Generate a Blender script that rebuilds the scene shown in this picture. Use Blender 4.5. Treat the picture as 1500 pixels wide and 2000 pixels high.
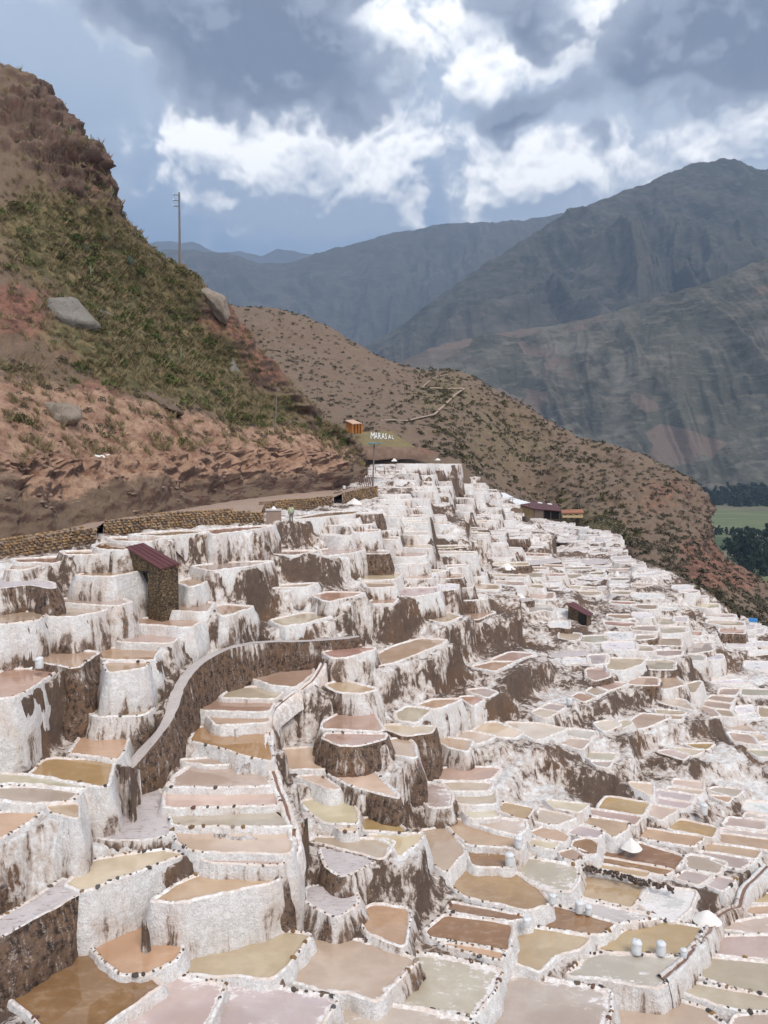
import bpy, math, random, colorsys
import numpy as np
from mathutils import Vector, kdtree

for o in list(bpy.data.objects):
    bpy.data.objects.remove(o)
SC = bpy.context.scene
COL = SC.collection
random.seed(7)
RNG = np.random.default_rng(11)
R = math.radians

# ------------------------------------------------------------------ camera
PITCH = R(4.0)
FPX = 1500.0
cam = bpy.data.cameras.new('camera')
cam.sensor_fit = 'HORIZONTAL'
cam.angle_x = 2 * math.atan(750 / FPX)
cam.clip_start = 0.5
cam.clip_end = 60000
camo = bpy.data.objects.new('camera', cam)
camo.rotation_euler = (R(90) - PITCH, 0, 0)
COL.objects.link(camo)
SC.camera = camo

# ------------------------------------------------------------------ light
SUN_ELEV, SUN_AZ = R(52), R(150)        # azimuth from +Y (view direction) clockwise: sun behind the camera, to its right
SUN_STRENGTH = 1.35
EXPOSURE = 0.92
sun = bpy.data.lights.new('sun', 'SUN')
sun.energy = SUN_STRENGTH
sun.angle = R(24)
sun.color = (1.0, 0.935, 0.85)
suno = bpy.data.objects.new('sun', sun)
sdir = Vector((math.sin(SUN_AZ) * math.cos(SUN_ELEV), math.cos(SUN_AZ) * math.cos(SUN_ELEV), math.sin(SUN_ELEV)))
suno.rotation_euler = (-sdir).to_track_quat('-Z', 'Y').to_euler()
suno.location = (0, 0, 200)
COL.objects.link(suno)
SC.view_settings.view_transform = 'Standard'
SC.view_settings.look = 'None'
SC.view_settings.exposure = EXPOSURE
SC.view_settings.gamma = 1.0
SC.view_settings.use_curve_mapping = False
SC.render.engine = 'CYCLES'
SC.cycles.use_denoising = True
SC.cycles.use_adaptive_sampling = True
SC.cycles.adaptive_threshold = 0.02
SC.cycles.max_bounces = 4
SC.cycles.diffuse_bounces = 2
SC.cycles.glossy_bounces = 2
SC.cycles.transmission_bounces = 1
SC.cycles.volume_bounces = 0
SC.cycles.caustics_reflective = False
SC.cycles.caustics_refractive = False

# ------------------------------------------------------------------ node helper
class NT:
    def __init__(s, tree):
        s.t = tree; s.n = tree.nodes; s.l = tree.links
    def put(s, sock, v):
        if isinstance(v, bpy.types.NodeSocket): s.l.new(v, sock)
        elif v is not None:
            if sock.type == 'RGBA' and not hasattr(v, '__len__'): v = (v, v, v, 1)
            if sock.type == 'RGBA' and len(v) == 3: v = (*v, 1)
            sock.default_value = v
    def m(s, op, a, b=None, c=None, clamp=False):
        n = s.n.new('ShaderNodeMath'); n.operation = op; n.use_clamp = clamp
        for i, v in enumerate((a, b, c)):
            if v is not None: s.put(n.inputs[i], v)
        return n.outputs[0]
    def vm(s, op, a, b=None):
        n = s.n.new('ShaderNodeVectorMath'); n.operation = op
        for i, v in enumerate((a, b)):
            if v is not None: s.put(n.inputs[i], v)
        return n.outputs[1] if op in ('DOT_PRODUCT', 'LENGTH') else n.outputs[0]
    def mix(s, f, a, b, blend='MIX'):
        n = s.n.new('ShaderNodeMix'); n.data_type = 'RGBA'; n.blend_type = blend; n.clamp_factor = True
        s.put(n.inputs[0], f); s.put(n.inputs[6], a); s.put(n.inputs[7], b)
        return n.outputs[2]
    def ss(s, v, a, b):                              # smooth step a..b -> 0..1
        n = s.n.new('ShaderNodeMapRange'); n.interpolation_type = 'SMOOTHSTEP'
        s.put(n.inputs[0], v); s.put(n.inputs[1], a); s.put(n.inputs[2], b)
        return n.outputs[0]
    def lin(s, v, a, b, c=0.0, d=1.0):
        n = s.n.new('ShaderNodeMapRange')
        s.put(n.inputs[0], v); s.put(n.inputs[1], a); s.put(n.inputs[2], b); s.put(n.inputs[3], c); s.put(n.inputs[4], d)
        return n.outputs[0]
    def noise(s, vec, scale, detail=4, rough=0.55, dist=0.0, col=False):
        n = s.n.new('ShaderNodeTexNoise')
        if vec is not None: s.put(n.inputs['Vector'], vec)
        s.put(n.inputs['Scale'], scale); s.put(n.inputs['Detail'], detail); s.put(n.inputs['Roughness'], rough); s.put(n.inputs['Distortion'], dist)
        return n.outputs['Color'] if col else n.outputs[0]
    def voro(s, vec, scale, feature='F1', out=0):
        n = s.n.new('ShaderNodeTexVoronoi'); n.feature = feature
        if vec is not None: s.put(n.inputs['Vector'], vec)
        s.put(n.inputs['Scale'], scale)
        return n.outputs[out]
    def map(s, vec, scale=(1, 1, 1), loc=(0, 0, 0), rot=(0, 0, 0)):
        n = s.n.new('ShaderNodeMapping')
        s.put(n.inputs[0], vec); n.inputs['Scale'].default_value = scale; n.inputs['Location'].default_value = loc; n.inputs['Rotation'].default_value = rot
        return n.outputs[0]
    def pos(s):
        return s.n.new('ShaderNodeNewGeometry').outputs['Position']
    def nrm(s):
        return s.n.new('ShaderNodeNewGeometry').outputs['Normal']
    def sep(s, v):
        n = s.n.new('ShaderNodeSeparateXYZ'); s.put(n.inputs[0], v); return n.outputs
    def comb(s, x, y, z):
        n = s.n.new('ShaderNodeCombineXYZ')
        for i, v in enumerate((x, y, z)): s.put(n.inputs[i], v)
        return n.outputs[0]
    def attr(s, name, typ='GEOMETRY'):
        n = s.n.new('ShaderNodeAttribute'); n.attribute_name = name; n.attribute_type = typ
        return n.outputs
    def bump(s, h, strength=0.5, dist=0.1, normal=None):
        n = s.n.new('ShaderNodeBump'); s.put(n.inputs['Height'], h); n.inputs['Strength'].default_value = strength; n.inputs['Distance'].default_value = dist
        if normal is not None: s.put(n.inputs['Normal'], normal)
        return n.outputs[0]

MATS = {}
def material(name, build):
    m = bpy.data.materials.new(name); m.use_nodes = True
    nt = NT(m.node_tree)
    b = nt.n['Principled BSDF']
    kw = build(nt) or {}
    for k, v in kw.items():
        nt.put(b.inputs[k], v)
    MATS[name] = m
    return m
def plain(name, colour, rough=0.7, var=0.25, scale=6.0, metallic=0.0, bump=0.0):
    def f(t):
        p = t.pos()
        n = t.noise(p, scale, 5)
        c2 = tuple(max(0, x * (1 - var)) for x in colour); c3 = tuple(min(1, x * (1 + var)) for x in colour)
        d = {'Base Color': t.mix(n, c2, c3), 'Roughness': rough, 'Metallic': metallic}
        if bump: d['Normal'] = t.bump(t.noise(p, scale * 3, 6), bump, 0.05)
        return d
    return material(name, f)

# ------------------------------------------------------------------ sky
def _hash(ix, iy, iz, seed):
    u = np.uint32
    h = ix.astype(u) * u(374761393) + iy.astype(u) * u(668265263) + iz.astype(u) * u(1274126177) + u(seed * 974634777 & 0xFFFFFFFF)
    h = (h ^ (h >> u(13))) * u(1274126177)
    h = (h ^ (h >> u(16))) * u(2246822519)
    return ((h ^ (h >> u(15))) & u(0xFFFFFF)) * (1.0 / 0xFFFFFF)
# clouds are worked out once on a grid of sky directions (azimuth, elevation) and hung in the world as a generated texture
def gnoise(X, Y, seed):
    i = np.floor(X).astype(np.int64); j = np.floor(Y).astype(np.int64); fx = X - i; fy = Y - j
    sx = fx ** 3 * (fx * (fx * 6 - 15) + 10); sy = fy ** 3 * (fy * (fy * 6 - 15) + 10); out = 0; zz = np.zeros_like(i)
    for a in (0, 1):
        for b in (0, 1):
            an = _hash(i + a, j + b, zz, seed) * 6.2832
            out = out + (np.cos(an) * (fx - a) + np.sin(an) * (fy - b)) * (sx if a else 1 - sx) * (sy if b else 1 - sy)
    return out * 1.5
def gfbm(X, Y, octv, seed, gain=.5):
    s = 0; a = 1.0; tot = 0
    for o in range(octv): s = s + a * gnoise(X * 2.05 ** o + 3.7 * o, Y * 2.05 ** o + 1.9 * o, seed + o); tot += a; a *= gain
    return s / tot * 1.35
def puffs(X, Y, octv, seed, gain=.5):
    s = 0; a = 1.0; tot = 0
    for o in range(octv):
        x = X * 2.2 ** o + 7.1 * o; y = Y * 2.2 ** o + 4.3 * o; i = np.floor(x).astype(np.int64); j = np.floor(y).astype(np.int64); F = np.full(x.shape, 9.0); zz = np.zeros_like(i)
        for p in (-1, 0, 1):
            for q in (-1, 0, 1):
                cx = i + p + _hash(i + p, j + q, zz, seed + o); cy = j + q + _hash(i + p, j + q, zz, seed + 50 + o); F = np.minimum(F, (x - cx) ** 2 + (y - cy) ** 2)
        s = s + a * (1 - np.minimum(np.sqrt(F), 1.2)); tot += a; a *= gain
    return s / tot
def sstep(v, a, b):
    v = np.clip((v - a) / (b - a), 0, 1); return v * v * (3 - 2 * v)
def cloud_field(AZ, EL, inframe):
    def blobs(lst, A, E):
        tot = np.zeros_like(A)
        for px, py, rx, ry, w in lst:
            a = math.atan((px - 750) / 1500); e = math.atan((895 - py) / 1500 * math.cos(a)); tot += w * np.exp(-.7 * (((A - a) * 1500 / rx) ** 2 + ((E - e) * 1500 / ry) ** 2))
        return tot
    wx = gfbm(AZ * 9, EL * 11, 4, 3); wy = gfbm(AZ * 9, EL * 11, 4, 13)
    A = AZ + wx * .045; E = EL + wy * .035
    pf = puffs(A * 14, E * 18, 4, 5, .55); pl = puffs(A * 7 + 3, E * 9, 2, 15, .5)
    f1 = gfbm(AZ * 7, EL * 9, 5, 31, .55); f2 = gfbm(AZ * 34, EL * 40, 4, 41, .65); soft = gfbm(AZ * 4 + 9, EL * 2.2, 3, 61)
    white = blobs([(405, 290, 66, 66, .95), (480, 350, 75, 58, .8), (560, 330, 70, 60, .7), (660, 310, 92, 84, 1.0), (745, 385, 80, 60, .95), (640, 385, 110, 44, .7), (370, 360, 60, 50, .45), (690, 55, 62, 42, .75), (790, 125, 48, 50, .75), (500, 22, 34, 18, .65), (1000, 352, 80, 66, 1.05), (1060, 150, 120, 58, .85), (960, 215, 46, 56, .75), (1170, 50, 60, 60, .7), (1190, 130, 55, 45, .6), (1370, 205, 120, 40, .7), (1450, 270, 120, 50, .6), (250, 95, 32, 40, .5), (900, 30, 90, 40, .5), (340, 120, 38, 36, .35), (1280, 330, 140, 40, .35)], A, E)
    dark = blobs([(430, 105, 150, 85, .95), (640, 150, 108, 62, 1.1), (540, 215, 110, 36, .75), (300, 30, 110, 55, .5), (560, 40, 120, 50, .6), (1360, 55, 165, 72, 1.15), (1470, 130, 110, 55, .8), (1240, 165, 80, 32, .7), (990, 55, 48, 40, 1.0), (1040, 110, 48, 24, .7), (1030, 240, 88, 24, .95), (1000, 265, 70, 20, .5), (740, 12, 66, 26, .7), (1320, 245, 78, 20, .55), (1155, 305, 22, 22, .5)], A, E)
    out = 1 - inframe
    white = white + out * np.clip(gfbm(AZ * 3.1, EL * 5, 4, 71) * 1.6 + .25, 0, .9); dark = dark + out * np.clip(gfbm(AZ * 2.6 + 4, EL * 4.2, 4, 83) * 1.7 + .25, 0, 1.0)
    h = white + (pf - .45) * .62 + (pl - .45) * .35 + f1 * .16 + f2 * .12
    wm = sstep(h, .30, .64)
    da = AZ[0, 1] - AZ[0, 0]
    hs = white * .8 + (pf - .45) * .55 + (pl - .45) * .5 + f1 * .2 + f2 * .06
    lit = 0
    for step_, w_ in ((.006, 1.0), (.016, .8), (.035, .5)):       # lit from above: cloud standing over a spot shades it
        k = max(1, int(round(step_ / da))); kk = max(1, k // 3)
        lit = lit + w_ * (hs - np.roll(np.roll(hs, -k, 0), kk, 1))
    base = np.clip(.55 + lit * 1.25 - np.clip(hs - .75, 0, 1) * .35 + f2 * .18, 0, 1)
    mixc = lambda k, a, b: np.asarray(a) * (1 - k[..., None]) + np.asarray(b) * k[..., None]
    wcol = mixc(base, (0.38, 0.455, 0.57), (1.32, 1.30, 1.26))
    hd = dark + (pf - .45) * .55 + f1 * .24 + f2 * .15
    dm = sstep(hd, .30, .66)
    kd_ = max(1, int(round(.015 / da))); ld = np.clip(.42 + f1 * .5 + f2 * .3 + (hd - np.roll(hd, -kd_, 0)) * 1.1, 0, 1)
    dcol = mixc(sstep(hd, .4, 1.2), (0.37, 0.42, 0.50), (0.145, 0.17, 0.235)); dcol = mixc(sstep(ld, .5, 1.0) * .5, dcol, (0.38, 0.43, 0.51))
    veil = mixc(sstep(EL, .20, .46), (0.20, 0.315, 0.50), (0.43, 0.505, 0.615)); veil = mixc(sstep(AZ + f1 * .06, .02, .22) * .9, veil, (0.53, 0.595, 0.685)); veil = mixc(sstep(gfbm(AZ * 11 + 2, EL * 17, 4, 91), .0, .6) * .5 * sstep(AZ, .0, .2), veil, (0.37, 0.43, 0.53))
    veil = mixc(sstep(soft, -.35, .5) * .5, veil, (0.40, 0.49, 0.62)); veil = mixc(sstep(f1, -.05, .6) * .45, veil, (0.55, 0.62, 0.71))
    c = mixc(wm * .97, veil, 0); c = veil * (1 - wm[..., None] * .97) + wcol * wm[..., None] * .97
    c = c * (1 - dm[..., None] * .96) + dcol * dm[..., None] * .96
    return c

SKY = 0.86
world = bpy.data.worlds.new('World'); SC.world = world
world.use_nodes = True
def sky_image(name, c):
    h, w, _ = c.shape; im = bpy.data.images.new(name, w, h, alpha=False, float_buffer=True); im.colorspace_settings.name = 'Linear Rec.709'
    im.pixels.foreach_set(np.concatenate([c, np.ones((h, w, 1))], 2).astype(np.float32).ravel()); im.update(); im.pack(); return im
def build_sky():
    t = NT(world.node_tree)
    for n in list(t.n): t.n.remove(n)
    out = t.n.new('ShaderNodeOutputWorld'); bg = t.n.new('ShaderNodeBackground'); t.l.new(bg.outputs[0], out.inputs[0])
    sky = t.n.new('ShaderNodeTexSky'); sky.sky_type = 'NISHITA'; sky.sun_disc = False
    sky.sun_elevation = SUN_ELEV; sky.sun_rotation = SUN_AZ; sky.altitude = 3200
    x, y, z = t.sep(t.vm('NORMALIZE', t.n.new('ShaderNodeTexCoord').outputs['Generated']))
    az = t.m('ARCTAN2', x, y); el = t.m('ARCSINE', z)
    fade = lambda A, E: sstep(np.abs(A), .62, .46) * sstep(E, .66, .56)
    def layer(name, a0, a1, e0, e1, nx, ny):
        A, E = np.meshgrid(np.linspace(a0, a1, nx), np.linspace(e0, e1, ny)); im = sky_image(name, cloud_field(A, E, fade(A, E)))
        n = t.n.new('ShaderNodeTexImage'); n.image = im; n.extension = 'EXTEND'; n.interpolation = 'Cubic'
        t.l.new(t.comb(t.lin(az, a0, a1), t.lin(el, e0, e1), 0), n.inputs[0]); return n.outputs[0]
    wide = layer('cloud_cover', -math.pi, math.pi, 0.0, 1.45, 420, 110)
    near = layer('cloud_detail', -.52, .52, .16, .62, 900, 340)
    m = t.m('MULTIPLY', t.m('MULTIPLY', t.ss(t.m('ABSOLUTE', az), .51, .47), t.ss(el, .615, .58)), t.ss(el, .165, .19))
    c = t.mix(m, wide, near)
    c = t.mix(.10, c, t.vm('MULTIPLY', sky.outputs[0], (.07, .07, .07)))
    c = t.mix(t.ss(el, -.01, -.05), c, (0.12, 0.13, 0.13))          # below the horizon the ground of the land beyond
    t.l.new(c, bg.inputs[0]); bg.inputs[1].default_value = SKY
build_sky()

# ------------------------------------------------------------------ geometry helpers
FWD = np.array([0, math.cos(PITCH), -math.sin(PITCH)]); UPV = np.array([0, math.sin(PITCH), math.cos(PITCH)])
def ray(px, py):
    px = np.asarray(px, float); py = np.asarray(py, float)
    cx = (px - 750) / FPX; cy = (1000 - py) / FPX
    return np.stack([cx, FWD[1] + cy * UPV[1], FWD[2] + cy * UPV[2]], -1)
def at_y(px, py, Y):                       # the point of a sight line at distance Y
    d = ray(px, py); return d * (np.asarray(Y, float) / d[..., 1])[..., None]
def at_z(px, py, z):                       # the point of a sight line at height z
    d = ray(px, py); return d * (np.asarray(z, float) / d[..., 2])[..., None]
def project(P):
    P = np.asarray(P, float)
    zc = P[..., 1] * FWD[1] + P[..., 2] * FWD[2]; yc = P[..., 1] * UPV[1] + P[..., 2] * UPV[2]
    return np.stack([750 + FPX * P[..., 0] / zc, 1000 - FPX * yc / zc], -1)
def tan_at(py):
    return np.tan(np.arctan((np.asarray(py, float) - 1000) / FPX) + PITCH)

def vnoise(P, seed=0):
    P = np.asarray(P, float); i = np.floor(P).astype(np.int64); f = P - i; f = f * f * f * (f * (f * 6 - 15) + 10)
    out = 0
    for a in (0, 1):
        for b in (0, 1):
            for c in (0, 1):
                w = (f[..., 0] if a else 1 - f[..., 0]) * (f[..., 1] if b else 1 - f[..., 1]) * (f[..., 2] if c else 1 - f[..., 2])
                out = out + w * _hash(i[..., 0] + a, i[..., 1] + b, i[..., 2] + c, seed)
    return out * 2 - 1
def fbm(P, octaves=4, seed=0, gain=0.5):
    P = np.asarray(P, float); s = 0; a = 1.0; tot = 0
    for o in range(octaves):
        s = s + a * vnoise(P * (2.03 ** o) + 17.3 * o, seed + o); tot += a; a *= gain
    return s / tot
def ridged(P, octaves=4, seed=0):
    s = 0; a = 1.0; tot = 0
    for o in range(octaves):
        s = s + a * (1 - np.abs(vnoise(np.asarray(P) * (2.03 ** o) + 9.1 * o, seed + o))); tot += a; a *= 0.5
    return s / tot * 2 - 1

def new_mesh(name, V, F, mat=None, smooth=True, uv=None, attrs=None, mats=None, mat_index=None):
    """V: n x 3, F: m x k array (k = 3 or 4) or a list of such arrays"""
    me = bpy.data.meshes.new(name)
    V = np.asarray(V, np.float32)
    Fs = [np.asarray(f, np.int32) for f in (F if isinstance(F, list) else [F]) if len(f)]
    me.vertices.add(len(V)); me.vertices.foreach_set('co', V.ravel())
    nl = sum(f.size for f in Fs); nf = sum(len(f) for f in Fs)
    me.loops.add(nl); me.polygons.add(nf)
    li = np.concatenate([f.ravel() for f in Fs]) if Fs else np.zeros(0, np.int32)
    tot = np.concatenate([np.full(len(f), f.shape[1], np.int32) for f in Fs])
    st = np.concatenate([[0], np.cumsum(tot)[:-1]]).astype(np.int32)
    me.loops.foreach_set('vertex_index', li); me.polygons.foreach_set('loop_start', st); me.polygons.foreach_set('loop_total', tot)
    if mat_index is not None: me.polygons.foreach_set('material_index', np.asarray(mat_index, np.int32))
    me.update(calc_edges=True)
    me.polygons.foreach_set('use_smooth', np.full(nf, smooth, bool))
    if uv is not None:
        l = me.uv_layers.new(name='wall_uv'); l.data.foreach_set('uv', np.asarray(uv, np.float32)[li].ravel())
    for k, v in (attrs or {}).items():
        v = np.asarray(v, np.float32)
        if v.ndim == 1:
            a = me.attributes.new(k, 'FLOAT', 'POINT'); a.data.foreach_set('value', v)
        else:
            a = me.attributes.new(k, 'FLOAT_COLOR', 'POINT'); a.data.foreach_set('color', np.concatenate([v, np.ones((len(v), 1), np.float32)], 1).ravel())
    for m in (mats or ([mat] if mat else [])): me.materials.append(MATS[m] if isinstance(m, str) else m)
    return me
def link(name, me, parent=None, loc=None):
    o = bpy.data.objects.new(name, me); COL.objects.link(o)
    if parent is not None: o.parent = parent
    if loc is not None: o.location = loc
    return o
def tag(o, label=None, cat=None, group=None, kind=None):
    if label: o['label'] = label
    if cat: o['category'] = cat
    if group: o['group'] = group
    if kind: o['kind'] = kind
    return o
def thing(name, label, cat, loc=(0, 0, 0), rz=0.0, group=None):
    o = bpy.data.objects.new(name, None); o.empty_display_size = 0.2
    o.location = loc; o.rotation_euler = (0, 0, rz); COL.objects.link(o)
    return tag(o, label, cat, group)
def grid_faces(nu, nv, wrap_u=False):          # vertex index = v * nu + u
    uu = np.arange(nu if wrap_u else nu - 1); vv = np.arange(nv - 1)
    U, V = np.meshgrid(uu, vv); U = U.ravel(); V = V.ravel(); U1 = (U + 1) % nu
    return np.stack([V * nu + U, V * nu + U1, (V + 1) * nu + U1, (V + 1) * nu + U], 1)
class MB:
    """collects boxes, bars and prisms for one mesh"""
    def __init__(s): s.v = []; s.f = []
    def add(s, verts, faces):
        o = len(s.v); s.v += [tuple(map(float, v)) for v in verts]; s.f += [tuple(i + o for i in f) for f in faces]; return s
    def box(s, c, size, rz=0.0, taper=1.0):
        x, y, z = (k / 2 for k in size); vs = []
        for sz in (-1, 1):
            k = taper if sz > 0 else 1.0
            for sx, sy in ((-1, -1), (1, -1), (1, 1), (-1, 1)):
                X, Y = sx * x * k, sy * y * k
                vs.append((c[0] + X * math.cos(rz) - Y * math.sin(rz), c[1] + X * math.sin(rz) + Y * math.cos(rz), c[2] + sz * z))
        return s.add(vs, [(0, 3, 2, 1), (4, 5, 6, 7), (0, 1, 5, 4), (1, 2, 6, 5), (2, 3, 7, 6), (3, 0, 4, 7)])
    def tube(s, a, b, r0, r1=None, n=8):
        a = Vector(a); b = Vector(b); r1 = r0 if r1 is None else r1
        d = (b - a).normalized(); u = d.orthogonal().normalized(); w = d.cross(u)
        vs = []
        for p, r in ((a, r0), (b, r1)):
            for k in range(n):
                q = 2 * math.pi * k / n; vs.append(p + u * (r * math.cos(q)) + w * (r * math.sin(q)))
        fs = [(k, (k + 1) % n, n + (k + 1) % n, n + k) for k in range(n)] + [tuple(range(n - 1, -1, -1)), tuple(range(n, 2 * n))]
        return s.add(vs, fs)
    def slab(s, quad, thick):                       # quad: 4 top corners; extruded downwards
        q = [Vector(p) for p in quad]; lo = [p - Vector((0, 0, thick)) for p in q]
        return s.add(q + lo, [(0, 1, 2, 3), (7, 6, 5, 4), (0, 4, 5, 1), (1, 5, 6, 2), (2, 6, 7, 3), (3, 7, 4, 0)])
    def build(s, name, mat, parent=None, smooth=False):
        me = bpy.data.meshes.new(name); me.from_pydata(s.v, [], s.f); me.update()
        if smooth: me.polygons.foreach_set('use_smooth', [True] * len(me.polygons))
        me.materials.append(MATS[mat])
        return link(name, me, parent)
# ------------------------------------------------------------------ materials of the salt terraces
def salt_wall(t):
    uvn = t.n.new('ShaderNodeUVMap'); uvn.uv_map = 'wall_uv'
    uv = uvn.outputs[0]; p = t.pos()
    soil = t.attr('soil', 'OBJECT')[2]
    u, fall, _ = t.sep(uv)
    warp = t.vm('ADD', uv, t.vm('MULTIPLY', t.vm('SUBTRACT', t.noise(p, 1.1, 3, col=True), (.5, .5, .5)), (.55, .5, 0)))
    st = t.noise(t.map(warp, (2.9, .24, 1)), 1.0, 6, .66)
    st2 = t.noise(t.map(warp, (7.0, .9, 1), (3.1, 7.7, 0)), 1.0, 4, .62)
    big = t.noise(p, .42, 4, .55)
    lump = t.noise(p, 3.2, 7, .68)
    fine = t.noise(p, 13, 5, .65)
    v = t.m('ADD', t.m('MULTIPLY', st, .80), t.m('MULTIPLY', big, .85))
    v = t.m('MULTIPLY_ADD', st2, .22, v)
    v = t.m('MULTIPLY_ADD', lump, .30, v)
    v = t.m('MULTIPLY_ADD', soil, .85, v)
    v = t.m('MULTIPLY_ADD', t.m('MINIMUM', t.m('MAXIMUM', t.m('SUBTRACT', fall, .35), -.3), 2.0), .10, v)
    mask = t.ss(v, 1.18, 1.315)
    thin = t.m('MULTIPLY', t.ss(v, 1.04, 1.27), .55)
    white = t.mix(t.ss(t.m('ADD', t.m('MULTIPLY', fine, .5), t.m('MULTIPLY', lump, .5)), .35, .66), (0.60, 0.555, 0.53), (0.87, 0.855, 0.84))
    white = t.mix(t.m('MULTIPLY', t.ss(big, .5, .66), .5), white, (0.70, 0.58, 0.51))
    white = t.mix(t.ss(t.noise(p, 22, 3, .6), .62, .68), white, (0.33, 0.26, 0.22))
    white = t.mix(thin, white, (0.52, 0.40, 0.32))
    br = t.mix(t.noise(p, 2.1, 6, .7), (0.06, 0.036, 0.026), (0.27, 0.165, 0.105))
    br = t.mix(t.m('MULTIPLY', t.ss(t.noise(p, .33, 2), .52, .66), .5), br, (0.19, 0.10, 0.045))
    br = t.mix(t.ss(lump, .56, .36), br, (0.028, 0.018, 0.014))
    br = t.mix(t.ss(t.m('ADD', t.m('MULTIPLY', fine, .5), t.m('MULTIPLY', st2, .5)), .52, .66), br, (0.42, 0.35, 0.31))
    c = t.mix(mask, white, br)
    h = t.m('ADD', t.m('MULTIPLY', st, 1.0), t.m('MULTIPLY', lump, .9))
    h = t.m('MULTIPLY_ADD', fine, .35, h); h = t.m('MULTIPLY_ADD', mask, -.35, h)
    return {'Base Color': c, 'Roughness': t.lin(mask, 0, 1, .62, .9), 'Normal': t.bump(h, .85, .16)}
material('salt_wall', salt_wall)
def salt_rim(t):
    p = t.pos()
    lump = t.noise(p, 4.5, 6, .65); fine = t.noise(p, 17, 4, .6); big = t.noise(p, .6, 3)
    c = t.mix(t.ss(lump, .38, .62), (0.62, 0.53, 0.48), (0.85, 0.825, 0.80))
    c = t.mix(t.m('MULTIPLY', t.ss(big, .42, .66), .65), c, (0.70, 0.56, 0.47))
    soil = t.attr('soil', 'OBJECT')[2]
    d = t.m('MULTIPLY_ADD', soil, .35, t.m('ADD', t.m('MULTIPLY', fine, .45), t.m('MULTIPLY', t.noise(p, 2.2, 5, .7), .6)))
    c = t.mix(t.ss(d, .68, .76), c, (0.24, 0.165, 0.12))
    return {'Base Color': c, 'Roughness': .6, 'Normal': t.bump(t.m('ADD', lump, t.m('MULTIPLY', fine, .4)), .8, .08)}
material('salt_rim', salt_rim)
def brine(t):
    p = t.pos()
    oi = t.n.new('ShaderNodeObjectInfo')
    col = oi.outputs['Color']; crust = t.attr('crust', 'OBJECT')[2]
    pp = t.vm('ADD', p, t.comb(t.m('MULTIPLY', oi.outputs['Random'], 37.0), t.m('MULTIPLY', oi.outputs['Random'], 91.0), 0))
    a = t.noise(pp, .55, 5, .6, .4); b = t.noise(t.map(pp, (1, 1.8, 1)), 1.9, 6, .66, .3); f = t.noise(pp, 9, 5, .65)
    silt = t.mix(t.ss(a, .38, .64), t.mix(.35, col, t.vm('MULTIPLY', col, (.62, .55, .48))), col)
    silt = t.mix(t.m('MULTIPLY', t.ss(b, .45, .7), .22), silt, (0.68, 0.54, 0.43))
    silt = t.mix(t.m('MULTIPLY', t.ss(t.noise(pp, .28, 3, .5), .45, .62), .45), silt, t.vm('MULTIPLY', col, (.66, .58, .50)))
    silt = t.mix(t.m('MULTIPLY', f, .25), silt, t.vm('MULTIPLY', col, (.7, .66, .62)))
    edge = t.attr('edge')[2]                                        # 1 at the rim: salt grows inwards from the banks
    k = t.m('ADD', t.m('ADD', t.m('MULTIPLY', b, .55), t.m('MULTIPLY', a, .55)), t.m('MULTIPLY', edge, .30))
    silt = t.mix(t.m('MULTIPLY', t.ss(edge, .35, 1.0), .45), silt, t.vm('MULTIPLY', col, (.60, .53, .46)))
    k = t.m('MULTIPLY_ADD', crust, .78, k); k = t.m('MULTIPLY_ADD', f, .12, k)
    m = t.ss(k, .90, 1.02)
    cc = t.mix(t.ss(t.m('ADD', t.m('MULTIPLY', f, .5), t.m('MULTIPLY', b, .5)), .38, .6), t.mix(.5, (0.62, 0.49, 0.42), col), (0.80, 0.75, 0.73))
    c = t.mix(m, silt, cc)
    h = t.m('ADD', t.m('MULTIPLY', m, t.m('ADD', b, t.m('MULTIPLY', f, .5))), t.m('MULTIPLY', t.noise(pp, 5, 2), .004))
    return {'Base Color': c, 'Roughness': t.lin(m, 0, 1, .03, .42), 'IOR': 1.6, 'Normal': t.bump(h, .35, .03)}
material('brine', brine)
def earth(t):
    p = t.pos(); n = t.nrm()
    slope = t.sep(n)[2]
    wp = t.vm('ADD', p, t.vm('MULTIPLY', t.vm('SUBTRACT', t.noise(p, .9, 3, col=True), (.5, .5, .5)), (.7, .7, .3)))
    a = t.noise(p, .20, 5, .6); b = t.noise(p, 2.4, 7, .7); f = t.noise(p, 11, 5, .65)
    br = t.mix(b, (0.055, 0.034, 0.026), (0.19, 0.125, 0.088))
    br = t.mix(t.m('MULTIPLY', t.ss(t.noise(p, .22, 3), .5, .64), .55), br, (0.19, 0.10, 0.05))
    br = t.mix(t.ss(f, .6, .75), br, (0.33, 0.27, 0.23))
    salt = t.mix(t.ss(b, .3, .62), (0.58, 0.49, 0.44), (0.88, 0.86, 0.845))
    st = t.noise(t.map(wp, (1.9, 1.9, .28)), 1.25, 7, .72)
    k = t.m('ADD', t.m('MULTIPLY', slope, .16), t.m('ADD', t.m('MULTIPLY', st, .85), t.m('MULTIPLY', a, 1.15)))
    k = t.m('MULTIPLY_ADD', b, .25, k)
    salt = t.mix(t.m('MULTIPLY', t.ss(k, 1.46, 1.22), .7), salt, (0.49, 0.36, 0.28))
    c = t.mix(t.ss(k, 1.185, 1.285), br, salt)
    return {'Base Color': c, 'Roughness': .85, 'Normal': t.bump(t.m('ADD', t.m('ADD', b, st), t.m('MULTIPLY', f, .4)), .9, .2)}
material('earth', earth)
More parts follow.
